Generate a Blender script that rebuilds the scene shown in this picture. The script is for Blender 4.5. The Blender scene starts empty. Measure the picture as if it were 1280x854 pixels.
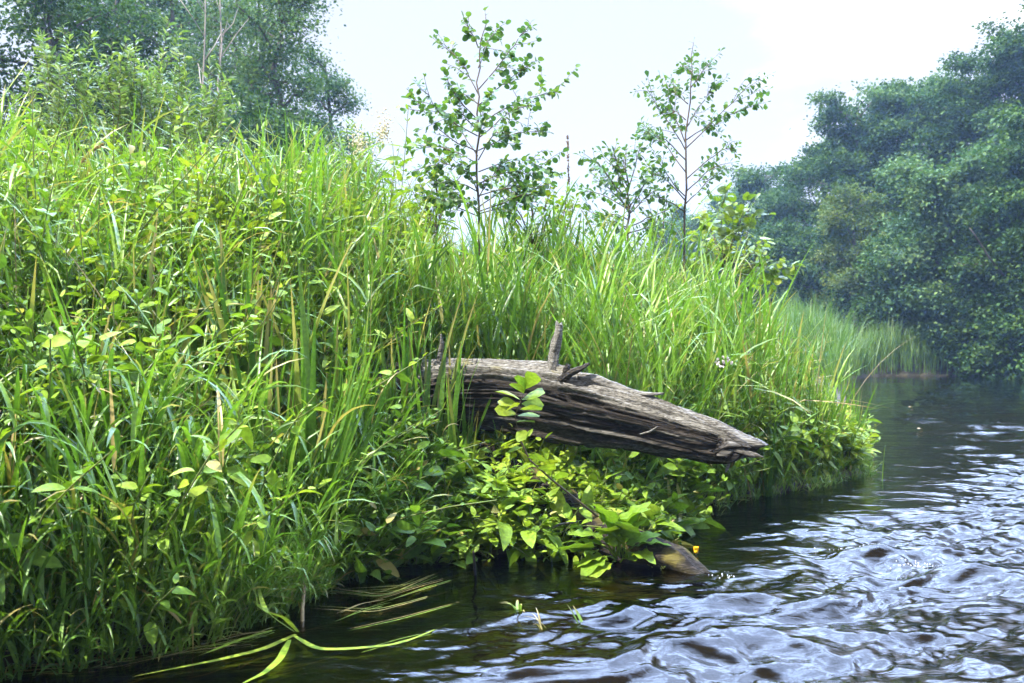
import bpy, math, random
import numpy as np
from mathutils import Vector
R = math.radians
rng = np.random.default_rng(7)
random.seed(7)

# ------------------------------------------------------------------ camera, sky, sun, exposure
scene = bpy.context.scene
COL = scene.collection
F, CX, CY, CAMH = 1108.0, 640.0, 427.0, 1.0          # photo focal length in pixels, centre, height over the water
cam_d = bpy.data.cameras.new("camera")
cam_d.sensor_width = 36.0
cam_d.lens = 36.0 * F / 1280.0
cam_d.clip_start, cam_d.clip_end = 0.05, 1000.0
cam_d.dof.use_dof = True
cam_d.dof.focus_distance = 4.3
cam_d.dof.aperture_fstop = 5.6
cam = bpy.data.objects.new("camera", cam_d)
COL.objects.link(cam)
cam.location = (0, 0, CAMH)
cam.rotation_euler = (R(90), 0, 0)
scene.camera = cam

SUN_EL, SUN_AZ = R(54), math.atan2(-0.75, -0.50)       # azimuth from +Y towards +X
sun_dir = Vector((math.sin(SUN_AZ) * math.cos(SUN_EL), math.cos(SUN_AZ) * math.cos(SUN_EL), math.sin(SUN_EL)))
world = bpy.data.worlds.new("World")
scene.world = world
world.use_nodes = True
wn, wl = world.node_tree.nodes, world.node_tree.links
wn.clear()
sky = wn.new("ShaderNodeTexSky")
sky.sky_type = 'NISHITA'
sky.sun_disc = False
sky.sun_elevation = SUN_EL
sky.sun_rotation = SUN_AZ
sky.air_density, sky.dust_density, sky.ozone_density = 1.0, 1.5, 1.0
tc = wn.new("ShaderNodeTexCoord")
mp = wn.new("ShaderNodeMapping")
mp.inputs["Location"].default_value = (0.25, 0.1, 0.0)
mp.inputs["Scale"].default_value = (1.0, 1.0, 2.2)
cn = wn.new("ShaderNodeTexNoise")
cn.inputs["Scale"].default_value = 2.1
cn.inputs["Detail"].default_value = 7.0
cn.inputs["Roughness"].default_value = 0.55
cr = wn.new("ShaderNodeValToRGB")
cr.color_ramp.elements[0].position, cr.color_ramp.elements[1].position = 0.42, 0.58
cr.color_ramp.elements[0].color = (0.36, 0.36, 0.36, 1)
def wmath(op, a, b=None):
    nd = wn.new("ShaderNodeMath"); nd.operation = op
    for k, v_ in enumerate((a, b)):
        if v_ is None: continue
        if isinstance(v_, (int, float)): nd.inputs[k].default_value = v_
        else: wl.new(v_, nd.inputs[k])
    return nd.outputs[0]
def wrange(src, lo, hi, t0=0.0, t1=1.0):
    nd = wn.new("ShaderNodeMapRange"); nd.interpolation_type = 'SMOOTHSTEP'
    for nm, v_ in (("From Min", lo), ("From Max", hi), ("To Min", t0), ("To Max", t1)): nd.inputs[nm].default_value = v_
    wl.new(src, nd.inputs[0]); return nd.outputs[0]
def wdot(d):
    nd = wn.new("ShaderNodeVectorMath"); nd.operation = 'DOT_PRODUCT'; nd.inputs[1].default_value = d
    wl.new(tc.outputs["Generated"], nd.inputs[0]); return nd.outputs["Value"]
def wmix(fac, c1, c2):
    nd = wn.new("ShaderNodeMixRGB")
    if isinstance(fac, float): nd.inputs["Fac"].default_value = fac
    else: wl.new(fac, nd.inputs["Fac"])
    wl.new(c1, nd.inputs["Color1"]); nd.inputs["Color2"].default_value = (*c2, 1); return nd.outputs[0]
wl.new(tc.outputs["Generated"], mp.inputs["Vector"])
wl.new(mp.outputs[0], cn.inputs["Vector"])
wl.new(cn.outputs[0], cr.inputs[0])
pale = wmix(0.80, sky.outputs[0], (2.36, 2.31, 2.44))                     # thin veil over the whole sky
cl = wmath('ADD', wdot((0.455, 0.825, 0.335)), wmath('MULTIPLY', wmath('SUBTRACT', cn.outputs[0], 0.5), 0.16))
c_low = wmix(wrange(cl, 0.964, 0.990), pale, (4.0, 4.1, 4.3))             # soft white cloud low in the north east
hi = wmath('MULTIPLY', wrange(wdot((0, 0, 1)), 0.36, 0.58), wrange(wdot((0.20, 0.78, 0.59)), 0.42, 0.86))
c_hi = wmix(wmath('MULTIPLY', hi, cr.outputs[0]), c_low, (39.0, 52.0, 82.0))   # bright patch added above the view to brighten reflections in the water
bg = wn.new("ShaderNodeBackground")
bg.inputs["Strength"].default_value = 0.13
wo = wn.new("ShaderNodeOutputWorld")
wl.new(c_hi, bg.inputs["Color"])
wl.new(bg.outputs[0], wo.inputs[0])

sun_l = bpy.data.lights.new("sun", 'SUN')
sun_l.energy, sun_l.angle, sun_l.color = 5.0, R(0.5), (1.0, 0.95, 0.86)
sun_o = bpy.data.objects.new("sun", sun_l)
COL.objects.link(sun_o)
sun_o.rotation_euler = sun_dir.to_track_quat('Z', 'Y').to_euler()

vs = scene.view_settings
vs.view_transform, vs.look, vs.gamma, vs.use_curve_mapping = 'Standard', 'None', 1.0, False
vs.exposure = 1.62
cy = scene.cycles
cy.use_denoising = True
try: cy.denoiser = 'OPENIMAGEDENOISE'
except Exception: pass
cy.max_bounces, cy.diffuse_bounces, cy.glossy_bounces, cy.transmission_bounces = 7, 4, 3, 4
cy.transparent_max_bounces, cy.volume_bounces = 12, 0
cy.caustics_reflective = cy.caustics_refractive = False
cy.sample_clamp_indirect = 8.0

# ------------------------------------------------------------------ helpers
def P(px, py, Y):                    # a point of the place from where the photo shows it and its distance
    return np.array([(px - CX) / F * Y, Y, CAMH + (CY - py) / F * Y])

def _hash(i, j, k):
    n = (i * 374761393 + j * 668265263 + k * 1274126177) & 0x7fffffff
    n = ((n ^ (n >> 13)) * 1103515245) & 0x7fffffff
    return ((n ^ (n >> 16)) & 0xffff) / 65535.0

def vnoise(x, y, z=0.0):
    x, y, z = np.broadcast_arrays(np.asarray(x, float), np.asarray(y, float), np.asarray(z, float))
    xi, yi, zi = np.floor(x).astype(np.int64), np.floor(y).astype(np.int64), np.floor(z).astype(np.int64)
    f = lambda t: t * t * t * (t * (t * 6 - 15) + 10)
    u, v, w = f(x - xi), f(y - yi), f(z - zi)
    r = 0
    for a in (0, 1):
        for b in (0, 1):
            for c in (0, 1):
                r = r + _hash(xi + a, yi + b, zi + c) * (u if a else 1 - u) * (v if b else 1 - v) * (w if c else 1 - w)
    return r * 2 - 1

def fbm(x, y, z=0.0, o=4, g=0.5):
    r, a, s = 0, 1.0, 1.0
    for i in range(o):
        r = r + a * vnoise(np.asarray(x) * s + 17.3 * i, np.asarray(y) * s - 9.1 * i, np.asarray(z) * s + 3.7 * i)
        a *= g; s *= 2.03
    return r

def smooth(a, b, x):
    t = np.clip((x - a) / (b - a), 0, 1)
    return t * t * (3 - 2 * t)

def unit(v):
    return v / np.maximum(np.linalg.norm(v, axis=-1, keepdims=True), 1e-9)

class MB:
    """collects vertices, quads and triangles with a few per-vertex numbers; build() links ONE mesh object"""
    def __init__(s):
        s.v, s.q, s.t, s.n = [], [], [], 0
        s.tint, s.age = [], []
    def add(s, v, q=None, t=None, tint=0.5, age=0.0):
        v = np.asarray(v, float).reshape(-1, 3)
        s.v.append(v)
        if q is not None and len(q): s.q.append(np.asarray(q, np.int64).reshape(-1, 4) + s.n)
        if t is not None and len(t): s.t.append(np.asarray(t, np.int64).reshape(-1, 3) + s.n)
        s.tint.append(np.broadcast_to(np.asarray(tint, float), (len(v),)))
        s.age.append(np.broadcast_to(np.asarray(age, float), (len(v),)))
        s.n += len(v)
    def tube(s, pts, rad, sides=6, tint=0.5, age=0.0, cap=True):
        pts = np.asarray(pts, float); n = len(pts)
        rad = np.broadcast_to(np.asarray(rad, float), (n,))
        tg = unit(np.gradient(pts, axis=0))
        ref = np.array([0.0, 0, 1]) if abs(tg[0][2]) < 0.9 else np.array([1.0, 0, 0])
        a = unit(np.cross(tg, ref)); b = np.cross(tg, a)
        th = np.linspace(0, 2 * np.pi, sides, endpoint=False)
        ring = pts[:, None] + rad[:, None, None] * (a[:, None] * np.cos(th)[None, :, None] + b[:, None] * np.sin(th)[None, :, None])
        i, j = np.meshgrid(np.arange(n - 1), np.arange(sides), indexing='ij')
        q = np.stack([i * sides + j, i * sides + (j + 1) % sides, (i + 1) * sides + (j + 1) % sides, (i + 1) * sides + j], -1).reshape(-1, 4)
        v = ring.reshape(-1, 3); t = []
        if cap:
            v = np.vstack([v, pts[:1], pts[-1:]])
            for k in range(sides):
                t.append((n * sides, (k + 1) % sides, k)); t.append((n * sides + 1, (n - 1) * sides + k, (n - 1) * sides + (k + 1) % sides))
        s.add(v, q, t, tint, age)
    def build(s, name, mat, parent=None, flat=False):
        me = bpy.data.meshes.new(name)
        v = np.vstack(s.v)
        q = np.vstack(s.q) if s.q else np.zeros((0, 4), np.int64)
        t = np.vstack(s.t) if s.t else np.zeros((0, 3), np.int64)
        me.vertices.add(len(v)); me.vertices.foreach_set("co", v.astype(np.float32).ravel())
        loops = np.concatenate([q.ravel(), t.ravel()]).astype(np.int32)
        me.loops.add(len(loops)); me.loops.foreach_set("vertex_index", loops)
        st = np.concatenate([np.arange(len(q)) * 4, len(q) * 4 + np.arange(len(t)) * 3]).astype(np.int32)
        me.polygons.add(len(st)); me.polygons.foreach_set("loop_start", st)
        me.polygons.foreach_set("loop_total", np.concatenate([np.full(len(q), 4), np.full(len(t), 3)]).astype(np.int32))
        me.polygons.foreach_set("use_smooth", np.full(len(st), not flat))
        for nm, arr in (("tint", s.tint), ("age", s.age)):
            at = me.attributes.new(nm, 'FLOAT', 'POINT')
            at.data.foreach_set("value", np.concatenate(arr).astype(np.float32))
        me.update(calc_edges=True); me.validate()
        me.materials.append(mat)
        o = bpy.data.objects.new(name, me)
        COL.objects.link(o)
        if parent is not None: o.parent = parent
        return o

def tag(o, label=None, cat=None, group=None, kind=None):
    if label: o["label"] = label
    if cat: o["category"] = cat
    if group: o["group"] = group
    if kind: o["kind"] = kind
    return o

def thing(name, label, cat, loc=(0, 0, 0), rz=0.0, group=None):
    o = bpy.data.objects.new(name, None)
    o.empty_display_size = 0.1
    COL.objects.link(o)
    o.location = tuple(float(c) for c in loc); o.rotation_euler = (0, 0, rz)
    return tag(o, label, cat, group)

def copy_tree(o, parent=None):
    c = o.copy(); COL.objects.link(c)
    if parent is not None: c.parent = parent
    for ch in list(o.children): copy_tree(ch, c)
    return c

def frames(d, roll):
    """side and normal vectors for directions d, rolled about d"""
    z = np.zeros_like(d); z[:, 2] = 1
    n = z - (z * d).sum(1, keepdims=True) * d
    n = np.where(np.linalg.norm(n, axis=1, keepdims=True) < 1e-3, np.array([[1.0, 0, 0]]), n)
    n = unit(n); s = np.cross(n, d)
    c, k = np.cos(roll)[:, None], np.sin(roll)[:, None]
    return s * c + n * k, n * c - s * k

def leaf_template(half, seg=5, fold=0.18, droop=0.25, wave=0.0, wide=1):
    """leaf along +x, 2*wide+1 vertices across; half(t) is the half width over length"""
    t = np.linspace(0, 1, seg + 1)
    u = np.linspace(-1, 1, 2 * wide + 1)
    V = []
    for a in t:
        h = half(a)
        for b in u:
            V.append((a - 0.06 * abs(b) * h, b * h, fold * abs(b) * h - droop * a * a + wave * h * math.sin(a * 19 + (2 if b > 0 else 0)) * abs(b) ** 2))
    m = 2 * wide + 1
    q = [(i * m + j, (i + 1) * m + j, (i + 1) * m + j + 1, i * m + j + 1) for i in range(seg) for j in range(m - 1)]
    return np.array(V), np.array(q)

OVATE = leaf_template(lambda t: 0.30 * (max(1e-3, t) ** 0.45) * (1 - t) ** 0.75 * 1.75 + 0.004, 6, 0.25, 0.30)
LANCE = leaf_template(lambda t: 0.135 * (math.sin(math.pi * min(1, t ** 0.75)) ** 0.9 if 0 < t < 1 else 0) + 0.006, 5, 0.3, 0.28)
WILLOW = leaf_template(lambda t: 0.095 * (math.sin(math.pi * t ** 0.8) if 0 < t < 1 else 0) + 0.005, 4, 0.3, 0.18)
ROUND = leaf_template(lambda t: 0.46 * math.sqrt(max(0, 1 - (2 * t - 1.04) ** 2 / 1.09)) + 0.012, 6, 0.20, 0.22, 0.05)
OBOV = leaf_template(lambda t: 0.40 * (t ** 0.8) * (max(0, 1.0 - t ** 5)) ** 0.6 * 1.15 + 0.010, 6, 0.25, 0.18, 0.04)
HEART = leaf_template(lambda t: 0.44 * (1 - t) ** 0.8 * min(1, 0.55 + 2.4 * t) + 0.004, 5, 0.22, 0.30)
DOCK = leaf_template(lambda t: 0.29 * (math.sin(math.pi * t ** 0.62) ** 0.8 if 0 < t < 1 else 0) * (1 + 0.06 * math.sin(t * 31)) + 0.006, 14, 0.20, 0.38, 0.22, 3)
RHOMB = (np.array([(0, 0, 0), (0.5, 0.30, 0.07), (1, 0, -0.08), (0.5, -0.30, 0.07)], float), np.array([(0, 3, 2, 1)]))

def add_leaves(mb, tpl, base, d, L, roll, tint, age=0.0, wscale=1.0, droop=None):
    T, q = tpl
    N = len(base)
    if N == 0: return
    d = unit(np.asarray(d, float)); L = np.broadcast_to(np.asarray(L, float), (N,))
    s, n = frames(d, np.broadcast_to(np.asarray(roll, float), (N,)))
    w = np.broadcast_to(np.asarray(wscale, float), (N,))[:, None]
    zz = T[None, :, 2] * (1.0 if droop is None else np.asarray(droop)[:, None])
    v = base[:, None] + L[:, None, None] * (T[None, :, 0, None] * d[:, None] + (T[None, :, 1] * w)[..., None] * s[:, None] + zz[..., None] * n[:, None])
    m = len(T)
    Q = (q[None] + (np.arange(N) * m)[:, None, None]).reshape(-1, 4)
    mb.add(v.reshape(-1, 3), Q, None, np.repeat(np.broadcast_to(tint, (N,)), m), np.repeat(np.broadcast_to(age, (N,)), m))

def grass_w(s): return np.minimum(1.0, 0.55 + 2.5 * s) * np.clip(1 - s, 0, 1) ** 0.62
def iris_w(s): return np.where(s < 0.12, 0.75 + 2 * s, 1.0) * np.clip((1 - s) / 0.45, 0.0, 1.0) ** 0.75

def add_ribbons(mb, base, az, L, W, tilt, bend, tint, seg=6, prof=grass_w, fold=0.35, twist=None, kink=None, kinka=None, power=1.35, dry=0.0):
    """long grass or iris blades as folded ribbons"""
    N = len(base)
    if N == 0: return
    s = np.linspace(0, 1, seg + 1)
    f = lambda a: np.broadcast_to(np.asarray(a, float), (N,))
    az, L, W, tilt, bend, tint, dry = map(f, (az, L, W, tilt, bend, tint, dry))
    th = tilt[:, None] + bend[:, None] * s[None] ** power
    if kink is not None: th = th + kinka[:, None] * smooth(kink[:, None] - 0.04, kink[:, None] + 0.04, s[None])
    hx, hy = np.cos(az), np.sin(az)
    tg = np.stack([np.sin(th) * hx[:, None], np.sin(th) * hy[:, None], np.cos(th)], -1)
    mid = 0.5 * (tg[:, :-1] + tg[:, 1:]) * (L / seg)[:, None, None]
    pos = base[:, None] + np.concatenate([np.zeros((N, 1, 3)), np.cumsum(mid, 1)], 1)
    S0 = np.stack([-hy, hx, np.zeros(N)], -1)[:, None] * np.ones((1, seg + 1, 1))
    Nn = np.cross(S0, tg)
    tw = (f(twist)[:, None] * s[None] if twist is not None else np.zeros((N, seg + 1)))
    S = S0 * np.cos(tw)[..., None] + Nn * np.sin(tw)[..., None]
    Nn = np.cross(S, tg)
    hw = 0.5 * W[:, None] * prof(s)[None] + 0.0003
    v = np.stack([pos - S * hw[..., None] - Nn * (hw * fold)[..., None], pos, pos + S * hw[..., None] - Nn * (hw * fold)[..., None]], 2)
    m = 3 * (seg + 1)
    q = []
    for i in range(seg):
        for j in (0, 1):
            q.append((i * 3 + j, i * 3 + j + 1, i * 3 + j + 4, i * 3 + j + 3))
    Q = (np.array(q)[None] + (np.arange(N) * m)[:, None, None]).reshape(-1, 4)
    age = np.clip(dry[:, None] * 1.0 + np.where(dry[:, None] > 0.3, 0, dry[:, None]) * (s[None] - 0.6) * 9, 0, 1)
    mb.add(v.reshape(-1, 3), Q, None, np.repeat(tint, m), np.repeat(age, 3, axis=1).ravel())

# ------------------------------------------------------------------ materials
def newmat(name):
    m = bpy.data.materials.new(name); m.use_nodes = True
    nt = m.node_tree; nt.nodes.clear()
    out = nt.nodes.new("ShaderNodeOutputMaterial")
    return m, nt.nodes, nt.links, out

def ramp(n, cols):
    r = n.new("ShaderNodeValToRGB"); e = r.color_ramp.elements
    while len(e) < len(cols): e.new(0.5)
    for k, (p, c) in enumerate(cols):
        e[k].position = p; e[k].color = (*c, 1)
    return r

def leaf_mat(name, cols, dry=(0.34, 0.26, 0.09), trans=0.35, tcol=(1.25, 1.25, 0.55), rough=0.42, spec=0.35, nscale=60.0):
    m, n, l, out = newmat(name)
    at = n.new("ShaderNodeAttribute"); at.attribute_name = "tint"
    ag = n.new("ShaderNodeAttribute"); ag.attribute_name = "age"
    rp = ramp(n, cols); l.new(at.outputs["Fac"], rp.inputs[0])
    ge = n.new("ShaderNodeTexCoord")
    ns = n.new("ShaderNodeTexNoise"); ns.inputs["Scale"].default_value = nscale; ns.inputs["Detail"].default_value = 2
    l.new(ge.outputs["Object"], ns.inputs["Vector"])
    hs = n.new("ShaderNodeHueSaturation")
    mr = n.new("ShaderNodeMapRange"); mr.inputs["To Min"].default_value = 0.72; mr.inputs["To Max"].default_value = 1.28
    mr.inputs["From Min"].default_value = 0.3; mr.inputs["From Max"].default_value = 0.7
    l.new(ns.outputs[0], mr.inputs[0]); l.new(mr.outputs[0], hs.inputs["Value"]); l.new(rp.outputs[0], hs.inputs["Color"])
    mx = n.new("ShaderNodeMixRGB"); mx.inputs["Color2"].default_value = (*dry, 1)
    l.new(ag.outputs["Fac"], mx.inputs["Fac"]); l.new(hs.outputs[0], mx.inputs["Color1"])
    pb = n.new("ShaderNodeBsdfPrincipled")
    pb.inputs["Roughness"].default_value = rough; pb.inputs["Specular IOR Level"].default_value = spec
    l.new(mx.outputs[0], pb.inputs["Base Color"])
    tm = n.new("ShaderNodeMixRGB"); tm.blend_type = 'MULTIPLY'; tm.inputs["Fac"].default_value = 1.0
    tm.inputs["Color2"].default_value = (*tcol, 1)
    l.new(mx.outputs[0], tm.inputs["Color1"])
    tr = n.new("ShaderNodeBsdfTranslucent"); l.new(tm.outputs[0], tr.inputs["Color"])
    ms = n.new("ShaderNodeMixShader"); ms.inputs[0].default_value = trans
    l.new(pb.outputs[0], ms.inputs[1]); l.new(tr.outputs[0], ms.inputs[2]); l.new(ms.outputs[0], out.inputs["Surface"])
    return m

def plain_mat(name, col, rough=0.8, col2=None, scale=30.0, spec=0.3, bump=0.0, stretch=(1, 1, 1)):
    m, n, l, out = newmat(name)
    pb = n.new("ShaderNodeBsdfPrincipled")
    pb.inputs["Roughness"].default_value = rough; pb.inputs["Specular IOR Level"].default_value = spec
    ge = n.new("ShaderNodeTexCoord"); mp = n.new("ShaderNodeMapping"); mp.inputs["Scale"].default_value = stretch
    ns = n.new("ShaderNodeTexNoise"); ns.inputs["Scale"].default_value = scale; ns.inputs["Detail"].default_value = 6
    l.new(ge.outputs["Object"], mp.inputs[0]); l.new(mp.outputs[0], ns.inputs["Vector"])
    rp = ramp(n, [(0.35, col), (0.65, col2 or tuple(c * 0.6 for c in col))])
    l.new(ns.outputs[0], rp.inputs[0]); l.new(rp.outputs[0], pb.inputs["Base Color"])
    if bump:
        b = n.new("ShaderNodeBump"); b.inputs["Strength"].default_value = bump; b.inputs["Distance"].default_value = 0.01
        l.new(ns.outputs[0], b.inputs["Height"]); l.new(b.outputs[0], pb.inputs["Normal"])
    l.new(pb.outputs[0], out.inputs["Surface"])
    return m

M = {}
M['grass'] = leaf_mat('grass_blades', [(0.0, (0.056, 0.124, 0.018)), (0.35, (0.098, 0.205, 0.022)), (0.7, (0.152, 0.275, 0.028)), (1.0, (0.225, 0.325, 0.062))], rough=0.38, spec=0.5)
M['iris'] = leaf_mat('iris_blades', [(0.0, (0.045, 0.110, 0.018)), (0.5, (0.085, 0.175, 0.020)), (1.0, (0.140, 0.235, 0.024))], rough=0.36)
M['herb'] = leaf_mat('herb_leaves', [(0.0, (0.066, 0.138, 0.018)), (0.4, (0.115, 0.208, 0.020)), (0.8, (0.172, 0.275, 0.022)), (1.0, (0.235, 0.315, 0.028))], trans=0.33, rough=0.5, spec=0.2)
M['alder'] = leaf_mat('alder_leaves', [(0.0, (0.030, 0.085, 0.030)), (0.6, (0.065, 0.145, 0.034)), (1.0, (0.130, 0.220, 0.030))], trans=0.36)
M['alder_light'] = leaf_mat('alder_young_leaves', [(0.0, (0.080, 0.150, 0.020)), (0.6, (0.140, 0.220, 0.020)), (1.0, (0.220, 0.270, 0.020))], trans=0.42)
M['willow'] = leaf_mat('willow_leaves', [(0.0, (0.075, 0.140, 0.045)), (0.6, (0.130, 0.205, 0.060)), (1.0, (0.210, 0.270, 0.080))], trans=0.40)
M['tree_a'] = leaf_mat('broad_tree_leaves', [(0.0, (0.010, 0.036, 0.012)), (0.5, (0.034, 0.082, 0.020)), (1.0, (0.095, 0.165, 0.034))], trans=0.30, rough=0.6, spec=0.12, nscale=1.5)
M['tree_b'] = leaf_mat('pale_tree_leaves', [(0.0, (0.030, 0.075, 0.034)), (0.5, (0.070, 0.140, 0.055)), (1.0, (0.145, 0.220, 0.075))], trans=0.30, rough=0.6, spec=0.12, nscale=1.5)
M['tree_c'] = leaf_mat('yellow_tree_leaves', [(0.0, (0.040, 0.080, 0.025)), (0.5, (0.080, 0.130, 0.032)), (1.0, (0.150, 0.185, 0.040))], trans=0.35, rough=0.6, spec=0.12, nscale=1.5)
M['farreed'] = leaf_mat('far_grass_blades', [(0.0, (0.050, 0.110, 0.030)), (0.5, (0.085, 0.165, 0.035)), (1.0, (0.140, 0.215, 0.045))], nscale=3)
M['stem'] = plain_mat('green_stems', (0.09, 0.15, 0.03), 0.5, (0.14, 0.15, 0.05), 40)
M['redstem'] = plain_mat('brown_stems', (0.10, 0.065, 0.04), 0.6, (0.06, 0.05, 0.03), 40)
M['bark'] = plain_mat('grey_bark', (0.13, 0.115, 0.10), 0.9, (0.06, 0.05, 0.045), 9, bump=0.6, stretch=(1, 1, 0.2))
M['palebark'] = plain_mat('pale_dead_bark', (0.42, 0.37, 0.33), 0.9, (0.25, 0.21, 0.19), 9, bump=0.4, stretch=(1, 1, 0.3))
M['straw'] = leaf_mat('dry_straw', [(0.0, (0.20, 0.14, 0.06)), (1.0, (0.42, 0.33, 0.17))], trans=0.2)
M['white'] = plain_mat('white_petals', (0.75, 0.70, 0.72), 0.6, (0.62, 0.50, 0.55), 80)
M['cream'] = plain_mat('cream_florets', (0.62, 0.56, 0.36), 0.7, (0.50, 0.42, 0.22), 80)
M['yellow'] = plain_mat('yellow_petals', (0.80, 0.52, 0.02), 0.5, (0.72, 0.42, 0.02), 80)
M['purple'] = plain_mat('brown_seed_head', (0.22, 0.15, 0.10), 0.8, (0.14, 0.09, 0.07), 80)
M['foam'] = plain_mat('white_foam', (0.8, 0.82, 0.85), 0.25, (0.7, 0.74, 0.78), 80, spec=0.5)

# ------------------------------------------------------------------ shape of the land
SHORE = np.array([(-60, -3), (-9, 1.0), (-4, 2.0), (-2.3, 2.5), (-1.57, 2.74), (-1.18, 2.97), (-0.95, 3.32), (-0.86, 3.75), (-0.62, 4.12), (-0.15, 4.25), (0.25, 4.22),
                  (0.55, 4.40), (0.86, 5.05), (1.30, 5.55), (1.95, 6.05), (2.62, 6.75), (3.05, 7.9), (3.75, 9.8), (5.6, 15), (8.0, 21.5), (10.5, 26.0), (16, 25.0), (30, 20.0), (160, 5)], float)
LAND = np.vstack([SHORE, [(160, 160), (-160, 160), (-160, -3)]])

def shore_d(x, y):
    x = np.asarray(x, float); y = np.asarray(y, float)
    sh = x.shape; x = x.ravel(); y = y.ravel()
    best = np.full(x.shape, 1e9)
    for (ax, ay), (bx, by) in zip(SHORE[:-1], SHORE[1:]):
        dx, dy = bx - ax, by - ay
        t = np.clip(((x - ax) * dx + (y - ay) * dy) / (dx * dx + dy * dy), 0, 1)
        best = np.minimum(best, np.hypot(x - ax - t * dx, y - ay - t * dy))
    ins = np.zeros(x.shape, bool)
    n = len(LAND)
    for i in range(n):
        x1, y1 = LAND[i]; x2, y2 = LAND[(i + 1) % n]
        if y1 == y2: continue
        c = ((y1 > y) != (y2 > y)) & (x < (x2 - x1) * (y - y1) / (y2 - y1) + x1)
        ins ^= c
    return np.where(ins, best, -best).reshape(sh)

def ground_z(x, y, d=None):
    x = np.asarray(x, float); y = np.asarray(y, float)
    if d is None: d = shore_d(x, y)
    hm = 1.05 - 0.42 * smooth(-1.4, -0.3, x) - 0.15 * smooth(0.6, 2.2, x)
    hm = np.where(y > 12, 0.7, hm)
    up = hm * (1 - np.exp(-np.maximum(d, 0) / 0.85)) + 0.03
    dn = 0.03 - 0.20 * smooth(0, 0.16, -d) - 0.30 * smooth(0.1, 1.6, -d)
    z = np.where(d > 0, up, dn)
    return z + 0.025 * fbm(x * 2.1, y * 2.1, 0, 3) * smooth(-0.4, 0.3, d) + 0.02 * fbm(x * 5, y * 5, 4, 3)

def axis_grid(a, b, step, far_lo, far_hi, grow=1.12):
    mid = list(np.arange(a, b, step)); lo, hi = [], []
    s, p = step, a
    while p > far_lo: s *= grow; p -= s; lo.append(p)
    s, p = step, mid[-1]
    while p < far_hi: s *= grow; p += s; hi.append(p)
    return np.array(lo[::-1] + mid + hi)

def sheet(xs, ys, zf):
    X, Y = np.meshgrid(xs, ys, indexing='ij')
    Z = zf(X, Y)
    nx, ny = len(xs), len(ys)
    i, j = np.meshgrid(np.arange(nx - 1), np.arange(ny - 1), indexing='ij')
    q = np.stack([i * ny + j, (i + 1) * ny + j, (i + 1) * ny + j + 1, i * ny + j + 1], -1).reshape(-1, 4)
    return np.stack([X, Y, Z], -1).reshape(-1, 3), q, X, Y

# ground: muddy bank and river bed
m, n, l, out = newmat('muddy_ground')
pb = n.new("ShaderNodeBsdfPrincipled"); pb.inputs["Roughness"].default_value = 0.85
ge = n.new("ShaderNodeTexCoord")
n1 = n.new("ShaderNodeTexNoise"); n1.inputs["Scale"].default_value = 9; n1.inputs["Detail"].default_value = 8
rp = ramp(n, [(0.3, (0.018, 0.015, 0.008)), (0.52, (0.042, 0.034, 0.016)), (0.7, (0.055, 0.060, 0.020))])
l.new(ge.outputs["Object"], n1.inputs["Vector"]); l.new(n1.outputs[0], rp.inputs[0]); l.new(rp.outputs[0], pb.inputs["Base Color"])
b = n.new("ShaderNodeBump"); b.inputs["Strength"].default_value = 0.7; b.inputs["Distance"].default_value = 0.03
l.new(n1.outputs[0], b.inputs["Height"]); l.new(b.outputs[0], pb.inputs["Normal"]); l.new(pb.outputs[0], out.inputs["Surface"])
M['ground'] = m
v, q, _, _ = sheet(axis_grid(-4, 4, 0.05, -150, 150, 1.15), axis_grid(1.6, 9, 0.05, -60, 150, 1.15), ground_z)
mb = MB(); mb.add(v, q); tag(mb.build('ground', M['ground']), kind='structure')

# water: real waves on one sheet
m, n, l, out = newmat('river_water')
ge = n.new("ShaderNodeTexCoord")
mp = n.new("ShaderNodeMapping"); mp.inputs["Scale"].default_value = (0.38, 1.0, 1.0); mp.inputs["Rotation"].default_value = (0, 0, R(-8))
l.new(ge.outputs["Object"], mp.inputs[0])
n1 = n.new("ShaderNodeTexNoise"); n1.inputs["Scale"].default_value = 34; n1.inputs["Detail"].default_value = 3; n1.inputs["Roughness"].default_value = 0.5; n1.inputs["Distortion"].default_value = 0.5
l.new(mp.outputs[0], n1.inputs["Vector"])
b = n.new("ShaderNodeBump"); b.inputs["Strength"].default_value = 0.45; b.inputs["Distance"].default_value = 0.007
l.new(n1.outputs[0], b.inputs["Height"])
n3 = n.new("ShaderNodeTexNoise"); n3.inputs["Scale"].default_value = 4.5; n3.inputs["Detail"].default_value = 2
l.new(mp.outputs[0], n3.inputs["Vector"])
b3 = n.new("ShaderNodeBump"); b3.inputs["Strength"].default_value = 0.35; b3.inputs["Distance"].default_value = 0.03
l.new(n3.outputs[0], b3.inputs["Height"]); l.new(b3.outputs[0], b.inputs["Normal"])
fr = n.new("ShaderNodeFresnel"); fr.inputs["IOR"].default_value = 1.34; l.new(b.outputs[0], fr.inputs["Normal"])
gl = n.new("ShaderNodeBsdfGlossy"); gl.inputs["Roughness"].default_value = 0.03; gl.inputs["Color"].default_value = (1, 1, 1, 1); l.new(b.outputs[0], gl.inputs["Normal"])
tp = n.new("ShaderNodeBsdfTransparent"); tp.inputs["Color"].default_value = (0.26, 0.21, 0.085, 1)
ms = n.new("ShaderNodeMixShader"); l.new(fr.outputs[0], ms.inputs[0]); l.new(tp.outputs[0], ms.inputs[1]); l.new(gl.outputs[0], ms.inputs[2])
l.new(ms.outputs[0], out.inputs["Surface"])
M['water'] = m

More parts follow.
